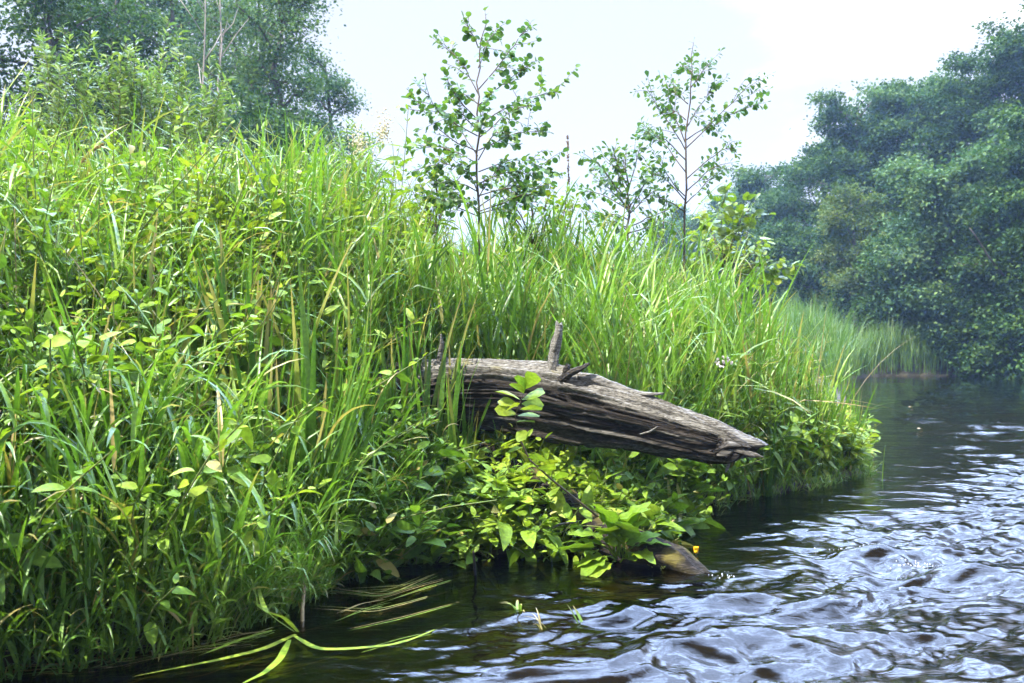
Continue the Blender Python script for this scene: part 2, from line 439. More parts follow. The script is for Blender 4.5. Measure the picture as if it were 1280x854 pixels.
wr = np.random.default_rng(11)
def water_z(x, y):
    d = -shore_d(x, y)
    open_ = smooth(0.25, 1.5, d) * smooth(-0.75, 0.55, x + 0.25 * (3.3 - y)) + 0.10
    wx = x + 0.20 * fbm(x * 1.1, y * 1.1, 1.0, 4); wy = y + 0.20 * fbm(x * 1.1 + 7, y * 1.3, 2.0, 4)
    z = 0
    bands = [(l_, 0.0098 * l_ ** 1.0, 11) for l_ in np.geomspace(0.22, 0.70, 16)] + [(l_, 0.0108 * l_, 22) for l_ in np.geomspace(0.04, 0.18, 26)]
    for lam, amp, spread in bands:
        a = math.radians(wr.normal(-79, spread))            # travel direction of the wave trains
        k = 2 * np.pi / lam
        ph = wr.uniform(0, 6.28)
        env = 0.25 + 1.3 * smooth(-0.4, 0.6, vnoise(x / (lam * 4.5 + 0.1) + ph, y / (lam * 3.0 + 0.1), ph))
        t = k * (wx * math.cos(a) + wy * math.sin(a)) + ph
        z = z + amp * env * (2.2 * ((np.sin(t) + 1) / 2) ** 1.7 - 1.0)
    z = z * (0.85 + 0.15 * np.exp(-np.maximum(y - 6, 0) / 9))
    # standing wave breaking over something sunken, out in the stream
    u = (x - 1.62) * 0.62 - (y - 4.35) * 0.78; w_ = (x - 1.62) * 0.78 + (y - 4.35) * 0.62
    w_ = w_ + 0.06 * np.sin(u * 5) + 0.05 * vnoise(u * 3, 3.3)
    crest = np.exp(-(w_ / 0.10) ** 2) * np.where(w_ > 0, 1, 1) - 0.6 * np.exp(-((w_ + 0.26) / 0.19) ** 2)
    z = z + 0.022 * crest * np.exp(-((u - 0.45) / 0.62) ** 2)
    # arcs trailing below the sunken log
    r = np.hypot(x - 0.72, (y - 4.05) * 1.0)
    z = z + 0.012 * np.sin(r * 26 + 2 * vnoise(x * 2, y * 2)) * np.exp(-((r - 0.65) / 0.5) ** 2) * smooth(0.2, 0.9, x + (3.9 - y) * 0.8)
    chop = fbm(x * 26, y * 34, 5, 3) * np.exp(-(w_ / 0.10) ** 2) * np.exp(-((u - 0.35) / 0.5) ** 2)
    z = z * open_ + 0.004 * chop
    z = z + 0.0015 * fbm(x * 7, y * 12, 2, 3)
    return z
wv, q, _, _ = sheet(axis_grid(-1.6, 3.6, 0.010, -150, 150, 1.04), axis_grid(2.3, 7.0, 0.010, -60, 60, 1.025), water_z)
mb = MB(); mb.add(wv, q); tag(mb.build('water', M['water']), kind='structure')

# air between the camera and the far trees
m, n, l, out = newmat('blue_haze')
pv = n.new("ShaderNodeVolumePrincipled")
pv.inputs["Color"].default_value = (0.48, 0.70, 1.0, 1); pv.inputs["Density"].default_value = 0.0011; pv.inputs["Anisotropy"].default_value = 0.25
l.new(pv.outputs[0], out.inputs["Volume"])
mb = MB()
x0, x1, y0, y1, z0, z1 = -172, 172, -85, 172, -2.0, 22.0
mb.add([(x0, y0, z0), (x1, y0, z0), (x1, y1, z0), (x0, y1, z0), (x0, y0, z1), (x1, y0, z1), (x1, y1, z1), (x0, y1, z1)],
       [(0, 3, 2, 1), (4, 5, 6, 7), (0, 1, 5, 4), (1, 2, 6, 5), (2, 3, 7, 6), (3, 0, 4, 7)])
tag(mb.build('haze', m, flat=True), kind='stuff')

# ------------------------------------------------------------------ big trees
def tree(name, label, base, height, rx, seed, mat, leaf=0.13, nprim=30, low=0.15, lean=(0, 0), group=None, dens=1.0, bark='bark', tint=(0.1, 0.9), cat='tree', puff=1.0):
    g = np.random.default_rng(seed)
    root = thing(name, label, cat, base, 0, group)
    tr, cr = MB(), MB()
    ts = np.linspace(0, 1, 9)
    wob = np.cumsum(g.normal(0, 0.03, (9, 2)), 0) * height * 0.5
    wob -= wob[0]
    tp = np.stack([wob[:, 0] + lean[0] * ts ** 1.4, wob[:, 1] + lean[1] * ts ** 1.4, ts * height * 0.95 - 0.1], -1)
    tr.tube(tp, 0.016 * height * (1 - ts) ** 0.8 + 0.012, 8)
    at = lambda t: np.array([np.interp(t, ts, tp[:, k]) for k in range(3)])
    C, S, AX = [], [], []
    for i in range(nprim):
        t = low + (0.97 - low) * ((i + g.uniform(0, 1)) / nprim)
        az = i * 2.399 + g.normal(0, 0.4)
        tn = (t - low) / (1 - low)
        env = rx * math.sqrt(max(0.06, 1 - ((tn - 0.36) / 0.72) ** 2)) * g.uniform(0.62, 1.22)
        el = R(g.uniform(2, 30) + 35 * tn)
        st = at(t); u = np.linspace(0, 1, 6)
        dirh = np.array([math.cos(az), math.sin(az)])
        br = np.stack([st[0] + dirh[0] * env * u, st[1] + dirh[1] * env * u, st[2] + env * (math.tan(el) * u * 0.8 - 0.28 * u ** 2.2)], -1)
        br[1:] += g.normal(0, 0.035 * env, (5, 3))
        tr.tube(br, (0.0065 * height * (1 - 0.6 * t)) * (1 - u) ** 0.7 + 0.006, 6)
        ns = int(6 + 3 * env)
        for k in range(ns):
            uu = 0.22 + 0.78 * (k + g.uniform(0, 1)) / ns
            p0 = np.array([np.interp(uu, u, br[:, c]) for c in range(3)])
            a2 = az + g.choice([-1, 1]) * g.uniform(0.3, 1.3)
            ln = env * g.uniform(0.16, 0.40) * (1.2 - 0.5 * uu)
            dv = np.array([math.cos(a2), math.sin(a2), g.uniform(-0.35, 0.7)])
            p2 = p0 + dv * ln
            pm = (p0 + p2) / 2 + g.normal(0, 0.05 * ln, 3)
            tr.tube([p0, pm, p2], [0.012, 0.008, 0.004], 4, cap=False)
            for c_ in (p2, pm, p2 + dv * ln * 0.25):
                C.append(c_); S.append(0.22 + 0.14 * ln + 0.03 * env); AX.append(dv)
    C = np.array(C); S = np.array(S) * puff; AX = np.array(AX)
    keep = g.uniform(0, 1, len(C)) < 0.88
    C, S, AX = C[keep], S[keep], AX[keep]
    nl = int(40 * dens)
    off = g.normal(0, 1, (len(C), nl, 3)) * S[:, None, None] * np.array([1, 1, 0.55])
    pos = (C[:, None] + off).reshape(-1, 3)
    clump_t = np.repeat(g.uniform(tint[0], tint[1], len(C)), nl)
    d = unit(g.normal(0, 1, pos.shape) + np.repeat(AX, nl, 0) * 0.7 + np.array([0, 0, -0.35]))
    L = leaf * g.uniform(0.6, 1.25, len(pos))
    add_leaves(cr, RHOMB, pos, d, L, g.normal(0, 0.6, len(pos)), np.clip(clump_t + g.normal(0, 0.12, len(pos)), 0, 1), 0.0, g.uniform(0.85, 1.3, len(pos)))
    tr.build('trunk', M[bark], root)
    cr.build('crown', M[mat], root)
    return root

def tree_at(px, Y, top, hw, seed, mat, label, low=0.12, lean=(0, 0), group=None, leaf=0.13, nprim=30, dens=1.0, bark='bark', name='broadleaf_tree', tint=(0.1, 0.9), cat='tree', puff=1.0):
    x = (px - CX) / F * Y
    gz = float(ground_z(np.array([x]), np.array([Y]))[0])
    h = CAMH + (CY - top) / F * Y - gz
    return tree(name, label, (x, Y, gz - 0.05), h / 0.99, hw / F * Y, seed, mat, leaf, nprim, low, lean, group, dens, bark, tint, cat, puff)

GR, GL = 'broadleaf trees on the far bank', 'broadleaf trees behind the bank at left'
tree_at(958, 41, 205, 62, 1, 'tree_a', 'small far tree at the left end of the far bank wood, next to open sky', 0.05, group=GR, puff=0.78, leaf=0.15)
tree_at(1018, 38, 178, 66, 2, 'tree_a', 'rounded dark tree on the far bank, second from the open sky', 0.05, group=GR, puff=0.78, leaf=0.15)
tree_at(1092, 35, 112, 70, 3, 'tree_a', 'tall tree on the far bank whose crown steps up in mid wood', 0.1, group=GR, puff=0.78, leaf=0.14, nprim=36)
tree_at(1170, 34, 84, 75, 4, 'tree_b', 'tall pale leaved tree on the far bank below the white cloud', 0.1, group=GR, puff=0.78, leaf=0.14, nprim=36)
tree_at(1245, 32, 60, 75, 5, 'tree_a', 'tall dark tree on the far bank, last but one before the picture edge', 0.1, group=GR, puff=0.78, leaf=0.14, nprim=36)
tree_at(1320, 30, 0, 90, 6, 'tree_a', 'tallest dark tree of the far bank, cut by the picture edge', 0.1, group=GR, puff=0.78, leaf=0.14, nprim=38)
tree_at(985, 34, 292, 55, 7, 'tree_a', 'low dark tree filling the foot of the wood near the open sky', 0.03, group=GR, puff=0.78, leaf=0.14)
tree_at(1078, 29.5, 232, 40, 8, 'tree_c', 'small yellow green tree standing out in front of the dark far wood', 0.3, group=GR, puff=0.78, leaf=0.11, nprim=24, dens=0.8)
tree_at(1035, 31.5, 300, 62, 9, 'tree_a', 'low dark tree behind the far bank grass', 0.02, group=GR, puff=0.78)
tree_at(1130, 28.5, 290, 65, 10, 'tree_a', 'low dark tree right behind the yellow green tree on the far bank', 0.02, group=GR, puff=0.78)
tree_at(1185, 27.0, 215, 72, 12, 'tree_b', 'leaning tree on the far bank with boughs over the water', 0.03, (-1.0, -2.0), GR, puff=0.78, nprim=36)
tree_at(1262, 24.8, 190, 75, 13, 'tree_a', 'dark tree at the water with boughs hanging low over the river', 0.0, (-0.3, -1.5), GR, puff=0.78, nprim=38)
tree_at(1345, 23.5, 120, 90, 14, 'tree_a', 'dark waterside tree mostly outside the picture edge', 0.0, (-0.8, -0.8), GR, puff=0.78, nprim=38)
tree_at(1058, 36, 150, 60, 18, 'tree_a', 'dark tree filling the step of the skyline in mid wood', 0.05, group=GR, puff=0.78, leaf=0.14)
tree_at(1130, 35, 108, 65, 19, 'tree_a', 'dark tree between the tall step and the pale leaved tree on the far bank', 0.05, group=GR, puff=0.78, leaf=0.14, nprim=36)
tree_at(1210, 33, 85, 65, 20, 'tree_a', 'dark tree right of the pale leaved tree on the far bank', 0.05, group=GR, puff=0.78, leaf=0.14, nprim=36)
tree_at(1285, 33, 40, 70, 32, 'tree_b', 'pale tall tree near the picture edge on the far bank', 0.05, group=GR, puff=0.78, leaf=0.14, nprim=36)
tree_at(905, 55, 246, 45, 15, 'tree_b', 'distant pale tree seen between the saplings and the far wood', 0.1, group=GR, puff=0.78, leaf=0.2)
tree_at(845, 60, 268, 45, 16, 'tree_b', 'distant pale tree low behind the slim sapling', 0.1, group=GR, puff=0.78, leaf=0.2)
tree_at(1480, 22, 60, 110, 17, 'tree_a', 'dark waterside tree outside the picture beyond the far bank', 0.0, group=GR, puff=0.78, nprim=34)

tree_at(372, 19, -60, 62, 21, 'tree_b', 'tall blue green tree behind the bank bordering the open sky', 0.1, group=GL, puff=0.85, leaf=0.085, nprim=42, dens=0.65)
tree_at(300, 21, -90, 70, 22, 'tree_b', 'tall tree behind the pale dead stems', 0.1, group=GL, puff=0.85, leaf=0.085, nprim=42, dens=0.65)
tree_at(405, 23, 60, 40, 23, 'tree_b', 'lower tree under the blue green tree at the edge of the sky', 0.0, group=GL, puff=0.85, leaf=0.085, nprim=26)
tree_at(205, 22, -60, 62, 24, 'tree_b', 'thin crowned tree behind the willow with sky gaps', 0.15, group=GL, puff=0.85, leaf=0.085, nprim=26, dens=0.5)
tree_at(110, 18, -50, 72, 25, 'tree_a', 'dark tree behind the willow tops', 0.1, group=GL, puff=0.85, leaf=0.085, nprim=42, dens=0.6)
tree_at(20, 15, -60, 90, 26, 'tree_a', 'dark tree at the upper corner above the leafy bank', 0.05, group=GL, puff=0.85, leaf=0.085, nprim=44, dens=0.6)
tree_at(-110, 14, -80, 90, 27, 'tree_a', 'dark tree beyond the picture edge above the leafy bank', 0.05, group=GL, puff=0.85, leaf=0.085, nprim=34)
tree_at(330, 17, 130, 60, 28, 'tree_a', 'low dark tree at the foot of the wood behind the tall grass', 0.0, group=GL, puff=0.85, leaf=0.09, nprim=26)
tree_at(255, 26, -80, 80, 30, 'tree_b', 'pale tree in the second row behind the pale dead stems', 0.05, group=GL, puff=0.85, leaf=0.13, nprim=42, dens=0.5)
tree_at(140, 25, -90, 90, 31, 'tree_a', 'dark tree in the second row behind the willows', 0.05, group=GL, puff=0.85, leaf=0.13, nprim=42, dens=0.5)
tree_at(215, 16, 90, 60, 29, 'tree_a', 'low dark tree behind the willow shrub', 0.0, group=GL, puff=0.85, leaf=0.09, nprim=26)

# bare leaning trunks showing through the far wood
for lab, pts, r_ in (('grey bare trunk leaning out of the dark far wood above the yellow green tree foot', [P(1140, 372, 26.9), P(1125, 345, 26.7), P(1110, 325, 26.6), P(1098, 312, 26.5)], 0.050),
                     ('thin grey branch leaning out of the dark waterside trees near the picture edge', [P(1255, 345, 23.3), P(1235, 320, 23.1), P(1220, 296, 23.0), P(1212, 285, 22.9)], 0.030)):
    mb = MB(); mb.tube(np.array(pts), [r_, r_ * .85, r_ * .6, r_ * .3], 8); tag(mb.build('leaning_trunk', M['bark']), lab, 'dead tree')

# two pale dead stems in front of the left wood
for k, (px, lab) in enumerate(((248, 'pale dead stem with few twigs, nearer the willow'), (276, 'pale dead stem with few twigs, nearer the blue green tree'))):
    g = np.random.default_rng(60 + k)
    Y = 15.5
    gz = 0.7
    root = thing('dead_tree', lab, 'dead tree', ((px - CX) / F * Y, Y, gz), 0, 'pale dead stems')
    mb = MB(); ts = np.linspace(0, 1, 12)
    pts = np.stack([np.cumsum(g.normal(0, 0.03, 12)), np.cumsum(g.normal(0, 0.03, 12)), ts * 6.8 - 0.1], -1); pts[:, :2] -= pts[0, :2]
    mb.tube(pts, 0.022 * (1 - ts) + 0.008, 7)
    mb.build('trunk', M['palebark'], root)
    for j in range(14):
        t = g.uniform(0.35, 0.98); p0 = np.array([np.interp(t, ts, pts[:, c]) for c in range(3)])
        a = g.uniform(0, 6.28); ln = g.uniform(0.3, 0.8)
        e = p0 + np.array([math.cos(a) * ln * 0.7, math.sin(a) * ln * 0.7, ln])
        mb = MB(); mb.tube([p0, (p0 + e) / 2 + g.normal(0, 0.03, 3), e], [0.011, 0.008, 0.003], 5); mb.build('branch', M['palebark'], root)

# ------------------------------------------------------------------ the weathered log
def wood_mat():
    m, n, l, out = newmat('weathered_wood')
    tn = n.new("ShaderNodeAttribute"); tn.attribute_name = "tint"        # how rotten and stained this fibre is, with the painted underside shade
    co = n.new("ShaderNodeTexCoord")
    mp = n.new("ShaderNodeMapping"); mp.inputs["Scale"].default_value = (3.6, 44, 44); mp.inputs["Rotation"].default_value = (0, R(-9), 0)
    l.new(co.outputs["Object"], mp.inputs[0])
    n1 = n.new("ShaderNodeTexNoise"); n1.inputs["Scale"].default_value = 3.0; n1.inputs["Detail"].default_value = 9; n1.inputs["Roughness"].default_value = 0.62
    l.new(mp.outputs[0], n1.inputs["Vector"])
    n2 = n.new("ShaderNodeTexNoise"); n2.inputs["Scale"].default_value = 7; n2.inputs["Detail"].default_value = 5
    l.new(co.outputs["Object"], n2.inputs["Vector"])
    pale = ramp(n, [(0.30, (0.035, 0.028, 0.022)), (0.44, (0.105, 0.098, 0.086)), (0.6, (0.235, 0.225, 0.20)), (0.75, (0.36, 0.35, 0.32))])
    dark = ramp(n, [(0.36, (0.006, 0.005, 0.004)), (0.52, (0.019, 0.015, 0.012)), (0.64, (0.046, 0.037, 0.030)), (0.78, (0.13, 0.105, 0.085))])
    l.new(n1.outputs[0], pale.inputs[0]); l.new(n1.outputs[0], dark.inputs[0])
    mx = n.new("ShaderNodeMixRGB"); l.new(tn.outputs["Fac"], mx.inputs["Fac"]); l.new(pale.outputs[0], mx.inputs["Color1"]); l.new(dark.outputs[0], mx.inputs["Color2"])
    ag = n.new("ShaderNodeAttribute"); ag.attribute_name = "age"          # lichen and moss patches
    mr = n.new("ShaderNodeMapRange"); mr.inputs["From Min"].default_value = 0.48; mr.inputs["From Max"].default_value = 0.62
    l.new(n2.outputs[0], mr.inputs[0])
    mu = n.new("ShaderNodeMath"); mu.operation = 'MULTIPLY'; l.new(mr.outputs[0], mu.inputs[0]); l.new(ag.outputs["Fac"], mu.inputs[1])
    m2 = n.new("ShaderNodeMixRGB"); m2.inputs["Color2"].default_value = (0.20, 0.17, 0.035, 1)
    l.new(mu.outputs[0], m2.inputs["Fac"]); l.new(mx.outputs[0], m2.inputs["Color1"])
    pb = n.new("ShaderNodeBsdfPrincipled"); pb.inputs["Roughness"].default_value = 0.85; pb.inputs["Specular IOR Level"].default_value = 0.2
    l.new(m2.outputs[0], pb.inputs["Base Color"])
    b = n.new("ShaderNodeBump"); b.inputs["Strength"].default_value = 1.0; b.inputs["Distance"].default_value = 0.010
    l.new(n1.outputs[0], b.inputs["Height"]); l.new(b.outputs[0], pb.inputs["Normal"])
    l.new(pb.outputs[0], out.inputs["Surface"])
    return m
M['wood'] = wood_mat()

log = thing('fallen_log', 'weathered grey log jutting out of the grass over the water', 'log', P(560, 500, 4.70))
LO = np.array(log.location)
#          px   top  bottom  Y
prof = np.array([(455, 468, 540, 4.86), (510, 460, 540, 4.80), (560, 452, 532, 4.74), (620, 454, 531, 4.68), (680, 459, 545, 4.60), (720, 468, 553, 4.55), (760, 481, 558, 4.50),
                 (800, 493, 564, 4.44), (850, 512, 572, 4.37), (890, 526, 577, 4.31), (925, 538, 579, 4.26), (948, 548, 577, 4.22), (958, 556, 565, 4.20)])
NA, NR = 420, 220
s_ = np.linspace(0, 1, NA)
pxs = 455 + (958 - 455) * s_
top, bot, Yl = (np.interp(pxs, prof[:, 0], prof[:, k]) for k in (1, 2, 3))
k9 = np.ones(13) / 13
for arr in (top, bot):
    arr[6:-6] = np.convolve(arr, k9, 'valid')
cz = CAMH + (CY - (top + bot) / 2) / F * Yl
cx = (pxs - CX) / F * Yl
hz = (bot - top) / 2 / F * Yl
th = np.linspace(0, 2 * np.pi, NR, endpoint=False)
A, TH = np.meshgrid(s_ * 2.3, th, indexing='ij')
ct, sn = np.cos(TH), np.sin(TH)                       # ct>0 faces away, sn>0 up
rad = 1.0 + 0.0 * A
# grain: long ridges and cracks along the trunk
g1 = fbm(A * 1.6, ct * 7, sn * 7, 4, 0.55); g2 = vnoise(A * 3.0, ct * 16, sn * 16); g3 = vnoise(A * 4, ct * 30, sn * 30) + 0.6 * vnoise(A * 7, ct * 55, sn * 55)
rad += 0.09 * g1 + 0.070 * g2 + 0.045 * g3
rad += 0.13 * (np.floor(3.2 * (vnoise(A * 1.15 + 11, np.sin(TH * 1.0) * 3.1, ct * 3.1) + 0.5)) / 3.2)
crack = np.clip(0.16 - np.abs(vnoise(A * 1.3 + 3, ct * 5.2, sn * 5.2)), 0, 1) / 0.16
rad -= 0.20 * crack ** 1.5
c2 = np.clip(0.13 - np.abs(vnoise(A * 2.0 + 30, ct * 9.0, sn * 9.0)), 0, 1) / 0.13
rad -= 0.10 * c2 ** 1.5 * smooth(0.2, 0.5, s_)[:, None]
# ledge: bleached upper slab over a hollow rotten front
ang = np.degrees(np.arctan2(sn, -ct))                 # 0 = towards the camera, 90 = up
front = smooth(-70, -35, ang) * (1 - smooth(28, 46, ang + 8 * vnoise(A * 2.2, 1.7) + 18 * smooth(0.9, 1.6, A)))
ledge = front * (1 - smooth(0.45, 0.8, s_ )[:, None] * 0.75)
rad -= 0.14 * ledge + 0.10 * front * np.clip(vnoise(A * 2, sn * 6, ct * 3), 0, 1)
steps = np.floor(2.6 * (sn + 0.25 * vnoise(A * 1.1, 5.0) + 0.2)) % 2
rad -= 0.07 * steps * front
# broken, splintered tip
tipm = smooth(0.86, 1.0, s_)[:, None]
jag = vnoise(ct * 9 + 3, sn * 9, 2.0)
notch = np.exp(-((ang + 8) / 16) ** 2) * smooth(0.80, 0.93, s_)[:, None]        # the tip is split in two prongs
rad = rad - 0.40 * notch
pr = vnoise(ct * 4 + 3, sn * 4, 2.0) + 0.8 * vnoise(ct * 13, sn * 13, 6.0)
XX = cx[:, None] + tipm * (0.07 * pr - 0.07 - 0.16 * np.exp(-((ang + 8) / 22) ** 2) - 0.05 * smooth(-15, -40, ang)) + 0 * TH
YY = Yl[:, None] + 0.92 * hz[:, None] * ct * rad
ZZ = cz[:, None] + hz[:, None] * sn * rad
rot_shade = np.clip(front * (1.0 + 0.25 * vnoise(A * 2.5, sn * 9, ct * 9)) + 0.55 * crack * smooth(-1, 1, -sn), 0, 1)
rot_shade = np.maximum(rot_shade, smooth(-20, -60, ang) * 0.95)   # underside shade painted into the wood colour
rot_shade = np.maximum(rot_shade, 0.85 * smooth(0.80, 0.97, s_)[:, None] * smooth(-0.5, 0.3, jag))
rot_shade = np.clip(rot_shade - 0.9 * np.clip(vnoise(A * 1.7 + 9, sn * 11, 3.0) - 0.42, 0, 1) * 1.6 * smooth(0.9, 1.5, A), 0, 1)
rot_shade = np.maximum(rot_shade, np.clip(notch * 1.4, 0, 1))
moss = smooth(0.7, 0.95, sn) * smooth(0.15, 0.3, s_)[:, None] * (1 - smooth(0.42, 0.55, s_))[:, None]
mb = MB()
i, j = np.meshgrid(np.arange(NA - 1), np.arange(NR), indexing='ij')
q = np.stack([i * NR + j, i * NR + (j + 1) % NR, (i + 1) * NR + (j + 1) % NR, (i + 1) * NR + j], -1).reshape(-1, 4)
vv = np.stack([XX, YY, ZZ], -1).reshape(-1, 3) - LO
endc = np.array([[cx[-1] - 0.03, Yl[-1], cz[-1]]]) - LO
st = np.array([[cx[0], Yl[0], cz[0]]]) - LO
vv = np.vstack([vv, endc, st])
t = [(NA * NR, (NA - 1) * NR + k, (NA - 1) * NR + (k + 1) % NR) for k in range(NR)] + [(NA * NR + 1, (k + 1) % NR, k) for k in range(NR)]
mb.add(vv, q, t, np.append(rot_shade.ravel(), [0.9, 0.9]), np.append(moss.ravel(), [0, 0]))
mb.build('trunk', M['wood'], log)

def stick(mb, pts, rads, sides=18, seed=0, rough=0.18, n=40, tint=0.1):
    pts = np.asarray(pts, float); t0 = np.linspace(0, 1, len(pts)); t1 = np.linspace(0, 1, n)
    c = np.stack([np.interp(t1, t0, pts[:, k]) for k in range(3)], -1)
    kk = np.array([0.25, 0.5, 0.25])
    for _ in range(6): c[1:-1] = 0.25 * c[:-2] + 0.5 * c[1:-1] + 0.25 * c[2:]
    r = np.interp(t1, np.linspace(0, 1, len(rads)), rads)
    tg = unit(np.gradient(c, axis=0)); ref = np.array([0.0, 1, 0]) if abs(tg[0][1]) < 0.8 else np.array([1.0, 0, 0])
    a = unit(np.cross(tg, ref)); b = np.cross(tg, a)
    th = np.linspace(0, 2 * np.pi, sides, endpoint=False)
    T, H = np.meshgrid(t1, th, indexing='ij')
    rr = r[:, None] * (1 + rough * (fbm(T * 4 + seed, np.cos(H) * 3, np.sin(H) * 3, 3) + 0.8 * vnoise(T * 2 + seed, np.cos(H) * 7, np.sin(H) * 7)))
    v = c[:, None] + rr[..., None] * (a[:, None] * np.cos(H)[..., None] + b[:, None] * np.sin(H)[..., None])
    v[-1] += tg[-1] * (r[-1] * 1.2 * vnoise(np.cos(th) * 3 + seed, np.sin(th) * 3))[:, None]
    i, j = np.meshgrid(np.arange(n - 1), np.arange(sides), indexing='ij')
    q = np.stack([i * sides + j, i * sides + (j + 1) % sides, (i + 1) * sides + (j + 1) % sides, (i + 1) * sides + j], -1).reshape(-1, 4)
    m = n * sides
    v = np.vstack([v.reshape(-1, 3), c[:1], c[-1:]])
    t = [(m, (k + 1) % sides, k) for k in range(sides)] + [(m + 1, m - sides + k, m - sides + (k + 1) % sides) for k in range(sides)]
    mb.add(v, q, t, tint, 0.0)

def log_part(name, pts, rads, label=None, seed=0, tint=0.1, rough=0.18):
    mb = MB(); stick(mb, np.array(pts) - LO, rads, 20, seed, rough, tint=tint)
    o = mb.build(name, M['wood'], log)
    if label: o["label"] = label
    return o
log_part('branch_stub', [P(690, 466, 4.58), P(692, 440, 4.58), P(697, 420, 4.57), P(699, 405, 4.57)], [0.030, 0.025, 0.023, 0.019], 'pale upright broken branch stub', 3, 0.05, 0.22)
log_part('branch_stub', [P(706, 474, 4.46), P(708, 462, 4.45), P(710, 457, 4.45)], [0.022, 0.018, 0.012], 'short dark knot on top of the log', 5, 0.9, 0.25)
log_part('branch_stub', [P(700, 476, 4.46), P(712, 467, 4.44), P(725, 461, 4.43), P(737, 455, 4.42)], [0.020, 0.017, 0.013, 0.006], 'thin dark broken twig', 7, 0.85, 0.25)
log_part('wood_strand', [P(722, 470, 4.48), P(745, 474, 4.46), P(770, 485, 4.43), P(790, 491, 4.41), P(810, 493, 4.38), P(830, 492, 4.36)], [0.016, 0.026, 0.024, 0.016, 0.010, 0.004], 'bleached strand of wood lying on the log', 9, 0.0, 0.22)
log_part('branch_stub', [P(548, 460, 4.70), P(550, 445, 4.70), P(552, 430, 4.70), P(551, 418, 4.70)], [0.016, 0.013, 0.010, 0.004], 'splintered stub behind the grass blades', 11, 0.15, 0.3)
log_part('branch_stub', [P(530, 462, 4.72), P(527, 450, 4.72), P(529, 440, 4.72)], [0.022, 0.016, 0.006], None, 12, 0.15, 0.3)
log_part('splinter', [P(912, 572, 4.26), P(910, 583, 4.25), P(907, 591, 4.24)], [0.007, 0.008, 0.003], 'pale splinter hanging under the tip', 13, 0.0, 0.2)
log_part('splinter', [P(800, 543, 4.30), P(812, 540, 4.28), P(822, 533, 4.27)], [0.004, 0.005, 0.002], None, 14, 0.1)
gsp = np.random.default_rng(5)
for k in range(9):
    px = gsp.uniform(870, 945); f = (px - 870) / 75
    py = np.interp(px, prof[:, 0], prof[:, 1]) * (1 - 0.8 * f * 0.4) + np.interp(px, prof[:, 0], prof[:, 2]) * 0.8 * f * 0.4 + gsp.uniform(2, 18)
    ln = gsp.uniform(20, 45)
    Y = np.interp(px, prof[:, 0], prof[:, 3]) - gsp.uniform(0.02, 0.09)
    log_part('splinter', [P(px - ln, py - ln * 0.33, Y + 0.03), P(px, py, Y), P(px + ln * 0.35, py + ln * 0.10, Y - 0.01)], [0.010, 0.009, 0.002], None, 20 + k, gsp.choice([0.15, 0.7]), 0.3)

# mossy log sloping into the water below
slog = thing('sunken_log', 'mossy dark log sloping from under the plants into the water', 'log', P(700, 640, 4.2))
SO = np.array(slog.location)
mb = MB()
sp = [P(560, 556, 4.85), P(610, 580, 4.65), P(660, 612, 4.45), (0.33, 4.22, 0.13), (0.57, 4.06, 0.035), (0.72, 3.95, -0.01), (0.86, 3.84, -0.085)]
stick(mb, np.array(sp) - SO, [0.09, 0.095, 0.10, 0.10, 0.10, 0.10, 0.055], 40, 31, 0.20, 110, tint=1.0)
mb.age[-1] = np.where(mb.v[-1][:, 2] + SO[2] > 0.03, 0.45, 0.1)
mb.build('trunk', M['wood'], slog)
mb = MB(); g = np.random.default_rng(3)
mp_ = []
for k in range(2600):                                 # short moss tufts on its back
    u = g.uniform(0.60, 0.82); c = np.array([np.interp(u, np.linspace(0, 1, 7), [p[a] for p in sp]) for a in range(3)])
    a = g.normal(0, 0.6)
    mp_.append(c + np.array([-0.35 * math.sin(a), -0.9 * math.sin(a), 0]) * 0.098 + np.array([0, 0, math.cos(a) * 0.098]) - SO)
mp_ = np.array(mp_)
add_leaves(mb, RHOMB, mp_, g.normal(0, 1, mp_.shape) + np.array([0, 0, 1.2]), g.uniform(0.006, 0.014, len(mp_)), g.uniform(0, 6, len(mp_)), g.uniform(0, 0.6, len(mp_)), g.uniform(0, 0.5, len(mp_)), 1.3)
mb.build('moss', M['grass'], slog)

# ------------------------------------------------------------------ grass on the bank
def in_view(x, y, mx=150):
    px = CX + x / y * F
    return (px > -mx - 100) & (px < 1280 + mx)

def scatter(n, x0, x1, y0, y1, g, dmin=-0.03, dmax=9):
    x = g.uniform(x0, x1, n); y = g.uniform(y0, y1, n)
    d = shore_d(x, y); k = (d > dmin) & (d < dmax) & in_view(x, y)
    x, y, d = x[k], y[k], d[k]
    return x, y, d, ground_z(x, y, d)

def zone_limit(x, y, d):
    """how high plants may grow here: low under and in front of the log"""
    px = CX + x / y * F
    h = np.full(x.shape, 9.0)
    infront = (px > 528) & (px < 985) & (y < 4.92)
    h = np.where(infront, 0.26, h)
    h = np.where((px > 440) & (px <= 528) & (y < 4.5), 0.62, h)
    h = np.where((px > 468) & (px <= 530) & (y >= 4.5) & (y < 4.98), 0.26, h)
    h = np.where((px > 265) & (px < 345) & (y > 3.2) & (y < 3.8), 0.42, h)
    h = np.where((px > 540) & (px < 705) & (y < 4.3), 0.34, h)
    return h

def toward_water(x, y):
    e = 0.05
    gx = shore_d(x + e, y) - shore_d(x - e, y); gy = shore_d(x, y + e) - shore_d(x, y - e)
    return np.arctan2(-gy, -gx)

